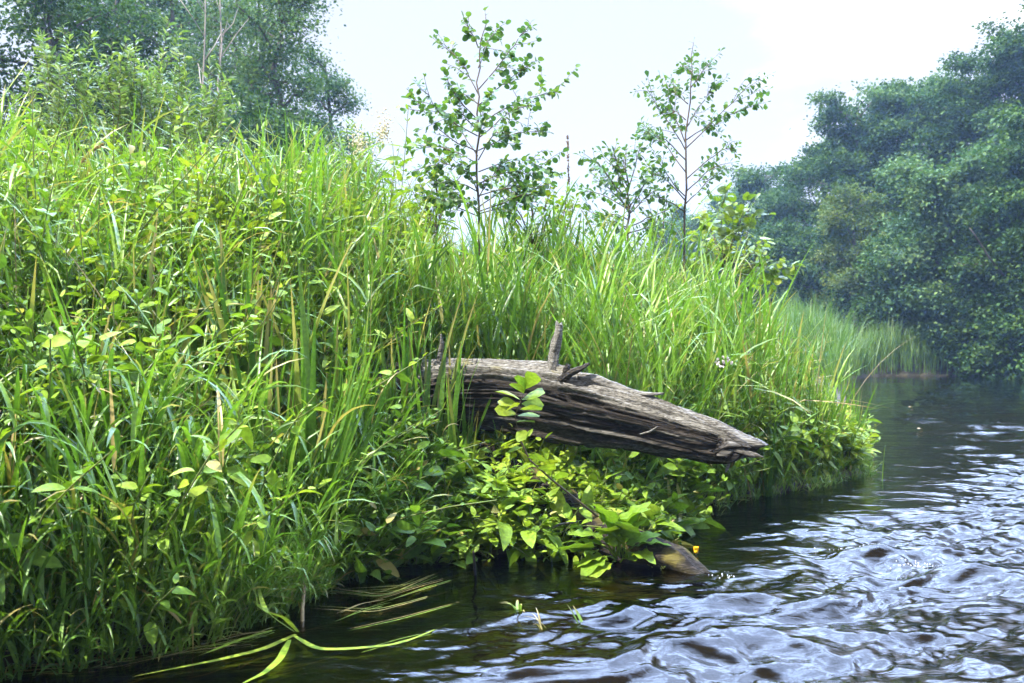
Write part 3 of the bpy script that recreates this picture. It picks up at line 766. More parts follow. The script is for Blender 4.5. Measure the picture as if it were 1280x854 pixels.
def culm_grass(mb, ms, x, y, z, d, g, hmin, hmax, tint=(0.15, 0.85), leafL=(0.16, 0.34), leafW=(0.009, 0.016), nl=6, spread=1.0, stiff=1.0):
    N = len(x)
    lim = zone_limit(x, y, d)
    patch = 0.75 + 0.35 * fbm(x * 1.4, y * 1.4, 2.2, 2)
    H = np.minimum(g.uniform(hmin, hmax, N) * patch, lim * g.uniform(0.6, 1.0, N))
    tw = toward_water(x, y)
    edge = np.exp(-np.maximum(d, 0) / 0.30)
    az = np.where(g.uniform(0, 1, N) < 0.25 + 0.6 * edge, tw + g.normal(0, 0.6, N), g.uniform(0, 6.283, N))
    tilt = np.abs(g.normal(0.10, 0.09, N)) * spread + 0.28 * edge * g.uniform(0.3, 1.2, N)
    bend = np.abs(g.normal(0.15, 0.2, N)) * spread + 0.4 * edge * g.uniform(0, 1, N)
    H = H * (1 - 0.76 * smooth(1.4, 2.7, x) * (y < 14))
    base = np.stack([x, y, z - 0.02], -1)
    tb = np.clip(g.uniform(tint[0], tint[1], N) + 0.38 * fbm(x * 1.1, y * 1.1, 8, 2) - 0.06, 0, 1)
    add_ribbons(ms, base, az, H, 0.005, tilt, bend, tb, 4, lambda s: 1 - 0.5 * s, 0.9)
    th0 = tilt; sN = np.linspace(0, 1, 9)
    th = th0[:, None] + bend[:, None] * sN ** 1.35
    hx = np.cumsum(np.concatenate([np.zeros((N, 1)), 0.5 * (np.sin(th[:, 1:]) + np.sin(th[:, :-1])) / 8], 1), 1) * H[:, None]
    hz_ = np.cumsum(np.concatenate([np.zeros((N, 1)), 0.5 * (np.cos(th[:, 1:]) + np.cos(th[:, :-1])) / 8], 1), 1) * H[:, None]
    small = np.clip(H / 0.7, 0.45, 1.1)
    for k in range(nl):
        u = 0.12 + 0.86 * (k + g.uniform(0, 0.6, N)) / nl
        i0 = np.clip((u * 8).astype(int), 0, 7); f = u * 8 - i0
        r = np.arange(N)
        hh = hx[r, i0] * (1 - f) + hx[r, i0 + 1] * f; vz = hz_[r, i0] * (1 - f) + hz_[r, i0 + 1] * f
        b = base + np.stack([np.cos(az) * hh, np.sin(az) * hh, vz], -1)
        a2 = az + k * math.pi + g.normal(0, 0.7, N)
        L = g.uniform(leafL[0], leafL[1], N) * small * (0.75 + 0.5 * math.sin(math.pi * (k + 0.7) / nl))
        W = g.uniform(leafW[0], leafW[1], N) * small ** 0.5
        t0 = g.uniform(0.12, 0.65, N) * spread
        bd = np.abs(g.normal(0.9, 0.6, N)) * stiff
        kk = np.where(g.uniform(0, 1, N) < 0.12, g.uniform(0.35, 0.7, N), 2.0)
        dry = np.where(g.uniform(0, 1, N) < 0.035, g.uniform(0.5, 1, N), np.where(g.uniform(0, 1, N) < 0.2, 0.18, 0.0))
        add_ribbons(mb, b, a2, L, W, t0, bd, np.clip(tb + g.normal(0, 0.14, N), 0, 1), 6, grass_w, 0.35, g.normal(0, 0.9, N), kk, g.uniform(0.7, 1.5, N), dry=dry)

g = np.random.default_rng(101)
mb = MB()
# the left bank down to the water
x, y, d, z = scatter(9000, -3.4, -0.45, 2.3, 5.2, g, -0.10)
keep = g.uniform(0, 1, len(x)) < np.where(d < 0.35, 0.5, 0.20)
culm_grass(mb, mb, x[keep], y[keep], z[keep], d[keep], g, 0.45, 0.95, (0.25, 0.95), (0.17, 0.36), (0.010, 0.021), 7)
# tall stand behind the log
x, y, d, z = scatter(12000, -3.0, 3.2, 4.6, 9.5, g, 0.05)
keep = g.uniform(0, 1, len(x)) < np.where(y < 7, 0.42, 0.24) * (1 - 0.8 * smooth(1.2, 2.4, x))
culm_grass(mb, mb, x[keep], y[keep], z[keep], d[keep], g, 0.85, 1.45, (0.15, 0.8), (0.28, 0.60), (0.012, 0.024), 7, 0.8, 0.6)
# low grass below the log and along the spit
x, y, d, z = scatter(7000, -0.9, 3.3, 3.9, 8.0, g, -0.12, 1.0)
keep = g.uniform(0, 1, len(x)) < 0.32
culm_grass(mb, mb, x[keep], y[keep], z[keep], d[keep], g, 0.25, 0.6, (0.3, 0.9), (0.12, 0.30), (0.008, 0.016), 5)
# drooping tufts right at the water on the left, and blades standing through the herbs above
x, y, d, z = scatter(26000, -3.4, -0.40, 2.2, 4.6, g, -0.16, 0.5)
keep = g.uniform(0, 1, len(x)) < 0.34
culm_grass(mb, mb, x[keep], y[keep], np.maximum(z[keep], -0.03), d[keep], g, 0.18, 0.50, (0.25, 0.95), (0.16, 0.34), (0.010, 0.022), 5, 1.3)
x, y, d, z = scatter(26000, 0.5, 3.6, 4.3, 9.0, g, -0.12, 0.25)
keep = g.uniform(0, 1, len(x)) < 0.16
culm_grass(mb, mb, x[keep], y[keep], np.maximum(z[keep], -0.03), d[keep], g, 0.12, 0.30, (0.3, 1.0), (0.10, 0.24), (0.007, 0.014), 5, 1.0)
x, y, d, z = scatter(3000, -3.8, -0.4, 3.6, 6.4, g, 0.4)
keep = g.uniform(0, 1, len(x)) < 0.45
culm_grass(mb, mb, x[keep], y[keep], z[keep], d[keep], g, 0.9, 1.5, (0.25, 1.0), (0.25, 0.5), (0.012, 0.023), 6, 1.0)
# back of the bank, filling the skyline
x, y, d, z = scatter(6000, -8, 6, 5.2, 15, g, 0.2, 12)
keep = g.uniform(0, 1, len(x)) < 0.30
culm_grass(mb, mb, x[keep], y[keep], z[keep], d[keep], g, 0.8, 1.35, (0.2, 0.8), (0.25, 0.45), (0.011, 0.018), 6, 0.9)
tag(mb.build('grass', M['grass']), 'tall green grass covering the whole river bank', 'grass', kind='stuff')

# dead brown stems and blades left from last year
g = np.random.default_rng(140); mb = MB()
x, y, d, z = scatter(1500, -3.6, 2.6, 2.8, 8.0, g, 0.02)
N = len(x); lim = np.minimum(zone_limit(x, y, d), 1.25)
add_ribbons(mb, np.stack([x, y, z], -1), g.uniform(0, 6.28, N), lim * g.uniform(0.5, 1.0, N), g.choice([0.004, 0.006, 0.012], N), np.abs(g.normal(0.25, 0.25, N)), np.abs(g.normal(0.3, 0.5, N)), g.uniform(0, 1, N), 7, grass_w, 0.4, g.normal(0, 1, N), np.where(g.uniform(0, 1, N) < 0.4, g.uniform(0.3, 0.8, N), 2.0), g.uniform(0.6, 1.8, N))
tag(mb.build('dead_grass', M['straw']), 'dead brown stems and blades among the green grass', 'grass', kind='stuff')

# far bank grass
g = np.random.default_rng(102); mb = MB()
x = g.uniform(6, 30, 22000); y = g.uniform(14, 29, 22000); d = shore_d(x, y)
k = (d > 0) & (d < 2.4) & (x / y * F + CX < 1400) & ((x / y * F + CX > 960))
x, y, d = x[k], y[k], d[k]; z = ground_z(x, y, d); N = len(x)
hh = (0.75 + 0.45 * fbm(x * 0.7, y * 0.7, 3, 3)) * np.clip(1.25 - 0.07 * np.maximum(x - 11.5, 0) ** 1.5, 0.3, 1.3)
for r_ in range(3):
    add_ribbons(mb, np.stack([x + g.normal(0, .1, N), y + g.normal(0, .1, N), z], -1), g.uniform(0, 6.28, N), hh * g.uniform(0.8, 1.5, N), 0.030, np.abs(g.normal(0.1, 0.12, N)), np.abs(g.normal(0.5, 0.4, N)), np.clip(g.normal(0.5, 0.2, N) + 0.3 * fbm(x, y, 1, 2), 0, 1), 4)
tag(mb.build('grass', M['farreed']), 'pale grass and reeds fringing the far bank', 'grass', kind='stuff')

# ------------------------------------------------------------------ leafy herbs
def herb_into(ms, ml, base, H, az, lean, leaf, g, tpl=OVATE, tint=(0.3, 0.95), gap=0.065, start=0.2, sides=5, el_top=0.75, branch=True, wscale=1.0):
    n = 7; s = np.linspace(0, 1, n)
    px_ = lean * H * s ** 1.6
    pts = np.stack([base[0] + math.cos(az) * px_ + g.normal(0, 0.008, n) * s, base[1] + math.sin(az) * px_ + g.normal(0, 0.008, n) * s, base[2] + H * s * (1 - 0.25 * lean * s)], -1)
    ms.tube(pts, 0.0032 * (1 - 0.6 * s) + 0.0008, sides, cap=False)
    nn = max(4, int(H * (1 - start) / gap))
    u = np.linspace(start, 0.99, nn)
    p = np.stack([np.interp(u, s, pts[:, c]) for c in range(3)], -1)
    rel = (u - start) / (1 - start)
    for sd in (0, 1):
        a = np.arange(nn) * (math.pi / 2) + sd * math.pi + g.normal(0, 0.35, nn) + az
        el = -0.3 + el_top * rel + g.normal(0, 0.42, nn)
        dv = np.stack([np.cos(a) * np.cos(el), np.sin(a) * np.cos(el), np.sin(el)], -1)
        L = leaf * (0.55 + 0.75 * np.sin(math.pi * np.clip(rel * 0.78 + 0.12, 0, 1))) * g.uniform(0.5, 1.25, nn)
        L = L * np.where(rel > 0.9, 0.6, 1)
        t0 = np.clip(g.uniform(tint[0], tint[1]) + g.normal(0, 0.16, nn) + 0.12 * (rel - 0.5), 0, 1)
        kp = g.uniform(0, 1, nn) < 0.93
        age = np.where(g.uniform(0, 1, nn) < 0.02, 0.7, 0.0)
        add_leaves(ml, tpl, p[kp] + dv[kp] * 0.012, dv[kp], L[kp], g.normal(0, 0.55, nn)[kp], t0[kp], age[kp], wscale, g.uniform(0.3, 1.7, nn)[kp])
        if branch:                                      # small axillary leaves
            kp = (g.uniform(0, 1, nn) < 0.6) & (rel < 0.8)
            a3 = a + g.normal(0, 0.8, nn); dv3 = np.stack([np.cos(a3) * 0.75, np.sin(a3) * 0.75, np.full(nn, 0.65)], -1)
            add_leaves(ml, tpl, p[kp] + dv3[kp] * 0.02, dv3[kp], L[kp] * 0.5, g.normal(0, 0.4, nn)[kp], np.clip(t0[kp] + 0.1, 0, 1), 0, wscale, g.uniform(0.3, 1.5, nn)[kp])

g = np.random.default_rng(201)
ms, ml = MB(), MB()
def herb_field(n, x0, x1, y0, y1, hmin, hmax, leaf, prob, dmin=-0.02, dmax=9, tpl=OVATE, tint=(0.3, 0.95), lean=0.3, gap=0.065, ws=1.0):
    x, y, d, z = scatter(n, x0, x1, y0, y1, g, dmin, dmax)
    clump = smooth(-0.25, 0.35, fbm(x * 1.3 + 4, y * 1.3, 6.0, 2))
    k = g.uniform(0, 1, len(x)) < prob * (0.35 + 0.65 * clump)
    x, y, d, z = x[k], y[k], d[k], z[k]
    lim = zone_limit(x, y, d); tw = toward_water(x, y); pt_ = fbm(x * 1.5 + 9, y * 1.5, 3.0, 2)
    for i in range(len(x)):
        tn_ = (np.clip(tint[0] - 0.1 + 0.45 * pt_[i], 0, 1), np.clip(tint[1] - 0.05 + 0.35 * pt_[i], 0, 1))
        H = min(g.uniform(hmin, hmax), lim[i] * g.uniform(0.6, 1.15)) * (1 - 0.55 * smooth(1.5, 2.8, x[i]))
        e = math.exp(-max(d[i], 0) / 0.35) * (0.25 if x[i] > 1.5 else 1.0)
        herb_into(ms, ml, (x[i], y[i], z[i] - 0.01), H, tw[i] + g.normal(0, 0.7) if g.uniform() < 0.3 + 0.6 * e else g.uniform(0, 6.28), abs(g.normal(0, lean)) + 0.6 * e * g.uniform(0, 1), 0.78 * leaf * g.uniform(0.75, 1.25), g, tpl, tn_, 0.8 * gap, wscale=ws)
herb_field(3200, -3.2, -0.5, 2.4, 5.0, 0.45, 1.0, 0.078, 0.60, -0.08, tint=(0.4, 1.0))                       # left bank
herb_field(2600, -3.8, -0.6, 3.7, 6.4, 0.85, 1.35, 0.074, 0.55, 0.5, tint=(0.55, 1.0))   # yellow green tops, upper left
herb_field(5200, -0.95, 1.0, 3.75, 5.2, 0.24, 0.54, 0.125, 0.75, -0.14, 0.9, tint=(0.35, 0.9), gap=0.080)   # under the log
herb_field(5200, 0.8, 3.4, 4.9, 8.4, 0.34, 0.70, 0.105, 0.9, -0.02, 0.9, tint=(0.5, 1.0), tpl=LANCE, gap=0.045, ws=1.5)   # the spit
herb_field(1000, -1.5, 2.6, 4.9, 7.8, 0.7, 1.15, 0.07, 0.30, 0.3, tint=(0.35, 0.9), tpl=LANCE, ws=1.3)
tag(ml.build('undergrowth', M['herb']), 'dense leafy herbs mixed through the grass of the bank', 'undergrowth', kind='stuff')
tag(ms.build('undergrowth_stems', M['stem']), 'thin green stems of the herbs on the bank', 'undergrowth', kind='stuff')

# single leafy plants that stand out of the mass
GH = 'leafy plants along the water edge'
protos = []
for k in range(6):
    gg = np.random.default_rng(300 + k)
    root = thing('leafy_plant', 'bright green leafy plant with paired oval leaves among the bank plants', 'plant', (0, 0, 0), 0, GH)
    a, b_ = MB(), MB()
    herb_into(a, b_, (0, 0, -0.02), 0.5, 0, abs(gg.normal(0.25, 0.15)), 0.085, gg, OVATE if k % 3 else HEART, (0.25, 0.70), 0.05)
    a.build('stem', M['stem'], root); b_.build('foliage', M['herb'], root)
    protos.append(root)
spots = []
for (px, py, Y) in ((60, 610, 3.1), (150, 560, 3.3), (230, 640, 3.25), (95, 470, 3.6), (300, 540, 3.6), (360, 560, 3.75), (420, 540, 3.9), (450, 620, 4.05), (505, 640, 4.15), (560, 650, 4.2), (610, 655, 4.22), (470, 585, 4.2),
                    (530, 600, 4.3), (640, 640, 4.2), (430, 650, 4.0), (30, 430, 3.7), (200, 420, 3.9), (330, 450, 4.0), (395, 390, 4.3), (260, 370, 4.3), (120, 340, 4.3), (40, 300, 4.3), (900, 600, 5.6), (950, 590, 5.9), (1000, 575, 6.3), (1045, 560, 6.9), (985, 600, 6.05), (860, 600, 5.4)):
    x = (px - CX) / F * Y
    spots.append((x, Y))
g = np.random.default_rng(77)
for i, (x, Y) in enumerate(spots):
    o = protos[i] if i < len(protos) else copy_tree(protos[i % len(protos)])
    o.location = (x, Y, float(ground_z(np.array([x]), np.array([Y]))[0]))
    o.rotation_euler = (0, 0, g.uniform(0, 6.28))
    px = CX + x / Y * F
    s = 0.55 if 505 < px < 720 else (g.uniform(0.75, 1.05) if px < 430 else g.uniform(0.7, 1.0))
    o.scale = (s, s, s)

# ------------------------------------------------------------------ iris and sedge clumps
def iris_mesh(n, H, g, W=0.032, spread=0.13, bend=0.20, r=0.05):
    mb = MB()
    a = g.uniform(0, 6.28, n); rr = r * np.sqrt(g.uniform(0, 1, n))
    base = np.stack([np.cos(a) * rr, np.sin(a) * rr, np.full(n, -0.04)], -1)
    kk = np.where(g.uniform(0, 1, n) < 0.10, g.uniform(0.5, 0.75, n), 2.0)
    add_ribbons(mb, base, a + g.normal(0, 0.8, n), H * g.uniform(0.6, 1.1, n), W * g.uniform(0.7, 1.2, n), np.abs(g.normal(0.05, spread, n)), np.abs(g.normal(0.08, bend, n)),
                g.uniform(0.05, 0.95, n), 10, iris_w, 0.22, g.normal(0, 1.0, n), kk, g.uniform(0.8, 1.7, n), 2.0, np.where(g.uniform(0, 1, n) < 0.06, 0.7, np.where(g.uniform(0, 1, n) < 0.3, 0.2, 0.0)))
    return mb
ipro = []
for k in range(6):
    o = iris_mesh([9, 12, 14, 8, 11, 16][k], [1.1, 1.25, 1.15, 1.0, 1.3, 1.05][k], np.random.default_rng(400 + k)).build('iris_clump', M['iris'])
    ipro.append(o)
used = set()
def place_iris(kind, px, Y, s, label, group, rz=None, x=None):
    if kind in used:
        o = ipro[kind].copy(); COL.objects.link(o)
    else:
        o = ipro[kind]; used.add(kind)
    x = (px - CX) / F * Y
    o.location = (x, Y, float(ground_z(np.array([x]), np.array([Y]))[0]))
    o.rotation_euler = (0, 0, g.uniform(0, 6.28) if rz is None else rz)
    o.scale = (s, s, s)
    return tag(o, label, 'iris', group)
GI = 'clumps of sword shaped iris leaves'
g = np.random.default_rng(78)
for (px, Y, s) in ((290, 3.80, 1.0), (312, 3.85, 1.05), (332, 3.9, 0.95), (300, 3.95, 1.05), (275, 3.9, 0.9), (322, 3.78, 1.0)):
    place_iris(int(g.integers(0, 6)), px, Y, s, 'upright dark iris clump in the dense stand amid the leafy left bank', 'iris stand on the left bank')
for (px, Y, s) in ((375, 3.62, 0.95), (388, 3.75, 1.05), (405, 3.9, 0.9), (350, 3.5, 0.8), (420, 4.05, 0.95), (440, 4.15, 1.0), (460, 4.25, 0.9), (330, 3.55, 0.9)):
    place_iris(int(g.integers(0, 6)), px, Y, s, 'long iris clump at the water edge between the leafy bank and the log', 'iris clumps at the water edge')
for (px, Y, s) in ((505, 4.48, 0.95), (520, 4.42, 0.85), (538, 4.46, 0.85), (562, 4.42, 0.92), (582, 4.46, 0.72), (490, 4.40, 0.9)):
    place_iris(int(g.integers(0, 6)), px, Y, s, 'iris clump growing in front of the buried end of the log', 'iris clumps in front of the log')
for (px, Y, s) in ((1045, 6.6, 0.45), (1062, 7.0, 0.45), (1068, 7.5, 0.5), (1030, 6.3, 0.5), (985, 5.98, 0.7), (1015, 6.2, 0.6), (1035, 6.45, 0.55), (1052, 6.75, 0.5), (1055, 7.1, 0.55), (960, 5.75, 0.75), (975, 6.05, 0.9), (1000, 6.3, 0.85), (1020, 6.6, 0.7), (1040, 6.9, 0.55), (990, 6.6, 1.0), (1012, 7.0, 0.8), (1050, 7.6, 0.55), (850, 5.6, 0.95), (825, 5.4, 0.9), (925, 5.9, 0.85), (870, 6.2, 1.05), (895, 6.1, 1.0), (920, 6.3, 1.05), (945, 6.4, 1.1), (965, 6.7, 1.0), (985, 7.0, 0.95), (1005, 7.2, 0.8), (1025, 7.6, 0.65), (840, 6.0, 1.0), (905, 6.6, 1.2), (935, 6.9, 1.15), (1040, 7.3, 0.6), (880, 6.9, 1.15), (960, 6.2, 0.9)):
    place_iris(int(g.integers(0, 6)), px, Y, s, 'iris clump on the low spit beyond the tip of the log', 'iris clumps on the spit')
for (px, Y, s) in ((595, 5.4, 1.05), (640, 5.6, 1.0), (690, 5.5, 0.95), (740, 5.7, 1.0), (790, 5.8, 1.0), (560, 5.5, 1.1), (820, 6.0, 1.05), (450, 5.3, 1.15), (500, 5.6, 1.15), (600, 6.2, 1.15), (715, 6.4, 1.1)):
    place_iris(int(g.integers(0, 6)), px, Y, s, 'iris clump in the tall grass behind the log', 'iris clumps behind the log')
for (px, Y, s) in ((100, 3.3, 0.75), (180, 3.6, 0.9), (30, 3.3, 0.8), (240, 3.4, 0.7)):
    place_iris(int(g.integers(0, 6)), px, Y, s, 'iris clump half hidden in the grass of the left bank', 'iris clumps in the left bank grass')

# the sheaf of long blades leaning out to the right from the water edge
b0 = P(378, 728, 3.5); b0[2] = -0.02
mb = MB(); gi = np.random.default_rng(420); nb = 13
add_ribbons(mb, gi.normal(0, 0.03, (nb, 3)) * np.array([1, 1, 0.2]), gi.normal(0.1, 0.45, nb), gi.uniform(0.75, 1.15, nb), gi.uniform(0.022, 0.034, nb), gi.uniform(0.10, 0.36, nb), np.abs(gi.normal(0.05, 0.12, nb)), gi.uniform(0.1, 0.7, nb), 10, iris_w, 0.2, gi.normal(0, 0.6, nb))
o = mb.build('iris_clump', M['iris']); o.location = b0
tag(o, 'sheaf of long iris blades leaning towards the log from the water edge', 'iris', GI)

# ------------------------------------------------------------------ saplings
def sapling(name, label, base, trunk, branches, leafL, mat, seed, tpl=ROUND, per=0.075, group=None, r0=0.012, tint=(0.1, 0.75), cat='sapling', droop=-0.35, twigs=6):
    g = np.random.default_rng(seed)
    root = thing(name, label, cat, base, 0, group); B = np.array(base, float)
    tr, cr = MB(), MB()
    def curve(pts, n):
        pts = np.asarray(pts, float); t0 = np.linspace(0, 1, len(pts)); t1 = np.linspace(0, 1, n)
        c = np.stack([np.interp(t1, t0, pts[:, k]) for k in range(3)], -1)
        for _ in range(3): c[1:-1] = 0.25 * c[:-2] + 0.5 * c[1:-1] + 0.25 * c[2:]
        return c
    tp = curve(trunk, 16) - B
    tp[1:-1] += g.normal(0, 0.010, (14, 3)) * np.array([1, 1, 0])
    tr.tube(tp, r0 * (1 - np.linspace(0, 1, 16)) ** 0.8 + 0.0018, 7)
    lp, ld = [], []
    def leaves_along(c, frac):
        seg = np.linalg.norm(np.diff(c, axis=0), axis=1); tot = seg.sum(); cum = np.concatenate([[0], np.cumsum(seg)]) / tot
        nl = max(2, int(tot * (1 - frac) / per * 2))
        for k in range(nl):
            u = frac + (1 - frac) * (k + g.uniform(0, 1)) / nl
            p = np.array([np.interp(u, cum, c[:, a]) for a in range(3)])
            ax = unit(c[-1] - c[0])
            sd = unit(np.cross(ax, g.normal(0, 1, 3)))
            dv = unit(sd + 0.5 * ax + np.array([0, 0, droop]) + g.normal(0, 0.25, 3))
            lp.append(p + dv * leafL * 0.22); ld.append(dv)
            tr.tube([p, p + dv * leafL * 0.24], [0.0012, 0.0008], 4, cap=False)
        lp.append(c[-1]); ld.append(unit(c[-1] - c[-2]))
    leaves_along(tp[10:], 0.2)
    for br in branches:
        c = curve(br, 9) - B
        c[2:] += np.cumsum(g.normal(0, 0.006, (7, 3)), 0)
        tr.tube(c, r0 * 0.42 * (1 - np.linspace(0, 1, 9)) ** 0.8 + 0.0012, 5)
        leaves_along(c, 0.18)
        ln = np.linalg.norm(c[-1] - c[0])
        for k in range(twigs):
            u = g.uniform(0.25, 0.9); i = int(u * 8)
            dv = unit(unit(c[-1] - c[0]) + g.normal(0, 0.36, 3)) * ln * g.uniform(0.15, 0.38)
            t = np.stack([c[i], c[i] + dv * 0.55 + g.normal(0, 0.01, 3), c[i] + dv])
            tr.tube(t, [0.0022, 0.0016, 0.001], 4, cap=False); leaves_along(t, 0.2)
    lp, ld = np.array(lp), np.array(ld); N = len(lp)
    add_leaves(cr, tpl, lp, ld, leafL * g.uniform(0.4, 1.25, N), g.normal(0, 0.5, N), np.clip(g.uniform(tint[0], tint[1], N), 0, 1), 0, g.uniform(0.8, 1.1, N), g.uniform(0.2, 1.6, N))
    tr.build('trunk', M['redstem'], root); cr.build('crown', M[mat], root)
    return root

def PB(a, b, c, Y, g, dy=0.5):       # a branch through three photo points, reaching towards or away from the viewer
    e = g.uniform(-dy, dy)
    return [P(*a, Y), P(*b, Y + e * 0.5), P(*c, Y + e)]
g = np.random.default_rng(500)
Y = 6.0
B1 = [((598, 60), (590, 40), (585, 30)), ((598, 85), (612, 52), (622, 36)), ((598, 118), (578, 78), (543, 46)), ((598, 112), (638, 66), (668, 32)), ((598, 132), (638, 98), (662, 84)),
      ((599, 155), (648, 126), (696, 117)), ((599, 172), (640, 140), (668, 128)), ((598, 188), (650, 165), (690, 168)), ((597, 150), (565, 115), (556, 88)), ((597, 170), (545, 142), (526, 100)),
      ((597, 190), (550, 165), (516, 112)), ((597, 205), (555, 180), (515, 192)), ((598, 215), (650, 195), (698, 215)), ((597, 222), (560, 200), (525, 215)), ((598, 230), (640, 210), (680, 222)), ((597, 130), (575, 110), (565, 118)),
      ((598, 200), (620, 160), (640, 175)), ((597, 195), (575, 160), (560, 150)), ((598, 180), (600, 150), (612, 120)), ((598, 240), (570, 225), (540, 235)), ((598, 245), (640, 232), (672, 240)), ((598, 165), (580, 145), (572, 140)), ((597, 255), (560, 240), (530, 222)), ((597, 260), (630, 235), (660, 205)), ((597, 265), (655, 245), (690, 232)), ((597, 262), (575, 245), (550, 250)), ((597, 250), (610, 225), (625, 195)), ((597, 240), (585, 210), (570, 180)), ((597, 270), (560, 255), (515, 240)), ((597, 268), (640, 255), (670, 255))]
x1 = (597 - CX) / F * Y; gz = float(ground_z(np.array([x1]), np.array([Y]))[0])
sapling('alder_sapling', 'slim young alder with round leaves against the sky, nearest to the left wood', (x1, Y, gz), [(x1, Y, gz - 0.05), P(597, 250, Y), P(598, 150, Y), P(599, 80, Y), P(606, 12, Y)], [PB(*b, Y, g, 0.7) for b in B1], 0.040, 'alder', 501, per=0.034, r0=0.008, tint=(0.3, 1.0), group='young alders on the bank')
Y = 7.6
B2 = [((864, 90), (856, 80), (852, 86)), ((863, 110), (880, 90), (893, 82)), ((860, 130), (845, 118), (838, 95)), ((858, 190), (832, 140), (806, 100)), ((858, 182), (838, 130), (828, 98)), ((857, 215), (825, 175), (797, 152)), ((857, 200), (820, 165), (812, 170)),
      ((858, 185), (905, 140), (952, 98)), ((858, 175), (900, 145), (955, 126)), ((858, 160), (880, 125), (900, 100)), ((857, 225), (895, 190), (922, 182)), ((857, 240), (890, 210), (918, 205)), ((856, 250), (830, 220), (808, 225)), ((856, 245), (835, 225), (815, 195)), ((857, 255), (885, 225), (900, 215)), ((857, 265), (830, 250), (806, 248)), ((857, 150), (842, 135), (832, 140))]
x2 = (856 - CX) / F * Y; gz = float(ground_z(np.array([x2]), np.array([Y]))[0])
sapling('alder_sapling', 'slim young alder with a dark straight stem, nearest to the far wood', (x2, Y, gz), [(x2, Y, gz - 0.05), P(855, 290, Y), P(857, 200, Y), P(861, 120, Y), P(867, 53, Y)], [PB(*b, Y, g) for b in B2], 0.052, 'alder', 502, OBOV, per=0.036, group='young alders on the bank', tint=(0.25, 0.9), r0=0.011)
B3 = [((785, 235), (770, 200), (768, 178)), ((785, 240), (795, 200), (798, 182)), ((785, 250), (755, 215), (730, 196)), ((785, 260), (760, 235), (735, 215)), ((785, 262), (750, 240), (726, 240)), ((786, 260), (810, 225), (820, 215)), ((786, 268), (812, 245), (826, 240)), ((786, 230), (780, 205), (782, 185)), ((785, 275), (765, 262), (750, 270)), ((785, 245), (775, 215), (755, 185)), ((785, 285), (755, 272), (732, 262)), ((785, 285), (815, 270), (838, 262)), ((785, 290), (770, 275), (745, 285)), ((785, 270), (800, 240), (812, 205)), ((785, 265), (765, 225), (745, 205)), ((785, 292), (810, 282), (830, 285)), ((785, 275), (790, 250), (770, 240))]
x3 = (786 - CX) / F * Y; gz = float(ground_z(np.array([x3]), np.array([Y]))[0])
sapling('alder_sapling', 'short bushy young alder between the two slim ones', (x3, Y, gz), [(x3, Y, gz - 0.05), P(787, 290, Y), P(785, 240, Y), P(783, 185, Y)], [PB(*b, Y, g) for b in B3], 0.058, 'alder', 503, OBOV, per=0.040, group='young alders on the bank', tint=(0.3, 1.0), twigs=5)
Y = 8.6
B4 = [((905, 330), (920, 295), (945, 250)), ((905, 335), (890, 290), (880, 255)), ((905, 338), (935, 315), (960, 300)), ((905, 345), (950, 340), (1005, 333)), ((905, 342), (940, 328), (985, 345)), ((905, 330), (900, 280), (910, 240)), ((905, 345), (885, 310), (870, 300)), ((905, 350), (930, 345), (962, 352)), ((905, 325), (925, 280), (930, 265)), ((905, 345), (880, 330), (860, 320))]
x4 = (905 - CX) / F * Y; gz = float(ground_z(np.array([x4]), np.array([Y]))[0])
sapling('alder_bush', 'sunlit yellow green alder bush reaching over the spit towards the river', (x4, Y, gz), [(x4, Y, gz - 0.05), P(905, 370, Y), P(905, 330, Y), P(912, 270, Y)], [PB(*b, Y, g, 0.8) for b in B4], 0.080, 'alder_light', 504, ROUND, tint=(0.3, 1.0), cat='bush', twigs=5)

for k, (px, Y_, top_, lab, mt, tp_) in enumerate(((545, 6.6, 195, 'low leafy alder bush at the foot of the first alder sapling, on its left', 'alder_light', ROUND), (665, 6.5, 205, 'low leafy alder bush at the foot of the first alder sapling, on its right', 'alder_light', ROUND),
                                 (705, 7.4, 235, 'low light green bush in the gap between the alder saplings', 'alder_light', OBOV), (830, 8.2, 235, 'low light green bush at the foot of the slim dark stemmed alder', 'alder_light', OBOV), (930, 8.8, 262, 'low light green bush between the alder bush and the far wood', 'alder_light', ROUND))):
    gg = np.random.default_rng(520 + k)
    x5 = (px - CX) / F * Y_; gz = float(ground_z(np.array([x5]), np.array([Y_]))[0])
    br = []
    for q_ in range(7):
        ex = px + gg.uniform(-48, 48); ey = top_ + abs(ex - px) * 0.5 + gg.uniform(0, 45)
        br.append(PB((px, ey + 75), ((px + ex) / 2, ey + 35), (ex, ey), Y_, gg, 0.6))
    sapling('alder_bush', lab, (x5, Y_, gz), [(x5, Y_, gz - 0.05), P(px, top_ + 110, Y_), P(px, top_ + 50, Y_), P(px + 4, top_, Y_)], br, 0.050, mt, 530 + k, tp_, per=0.055, group='low alder bushes on the bank', tint=(0.3, 1.0), cat='bush', twigs=4)

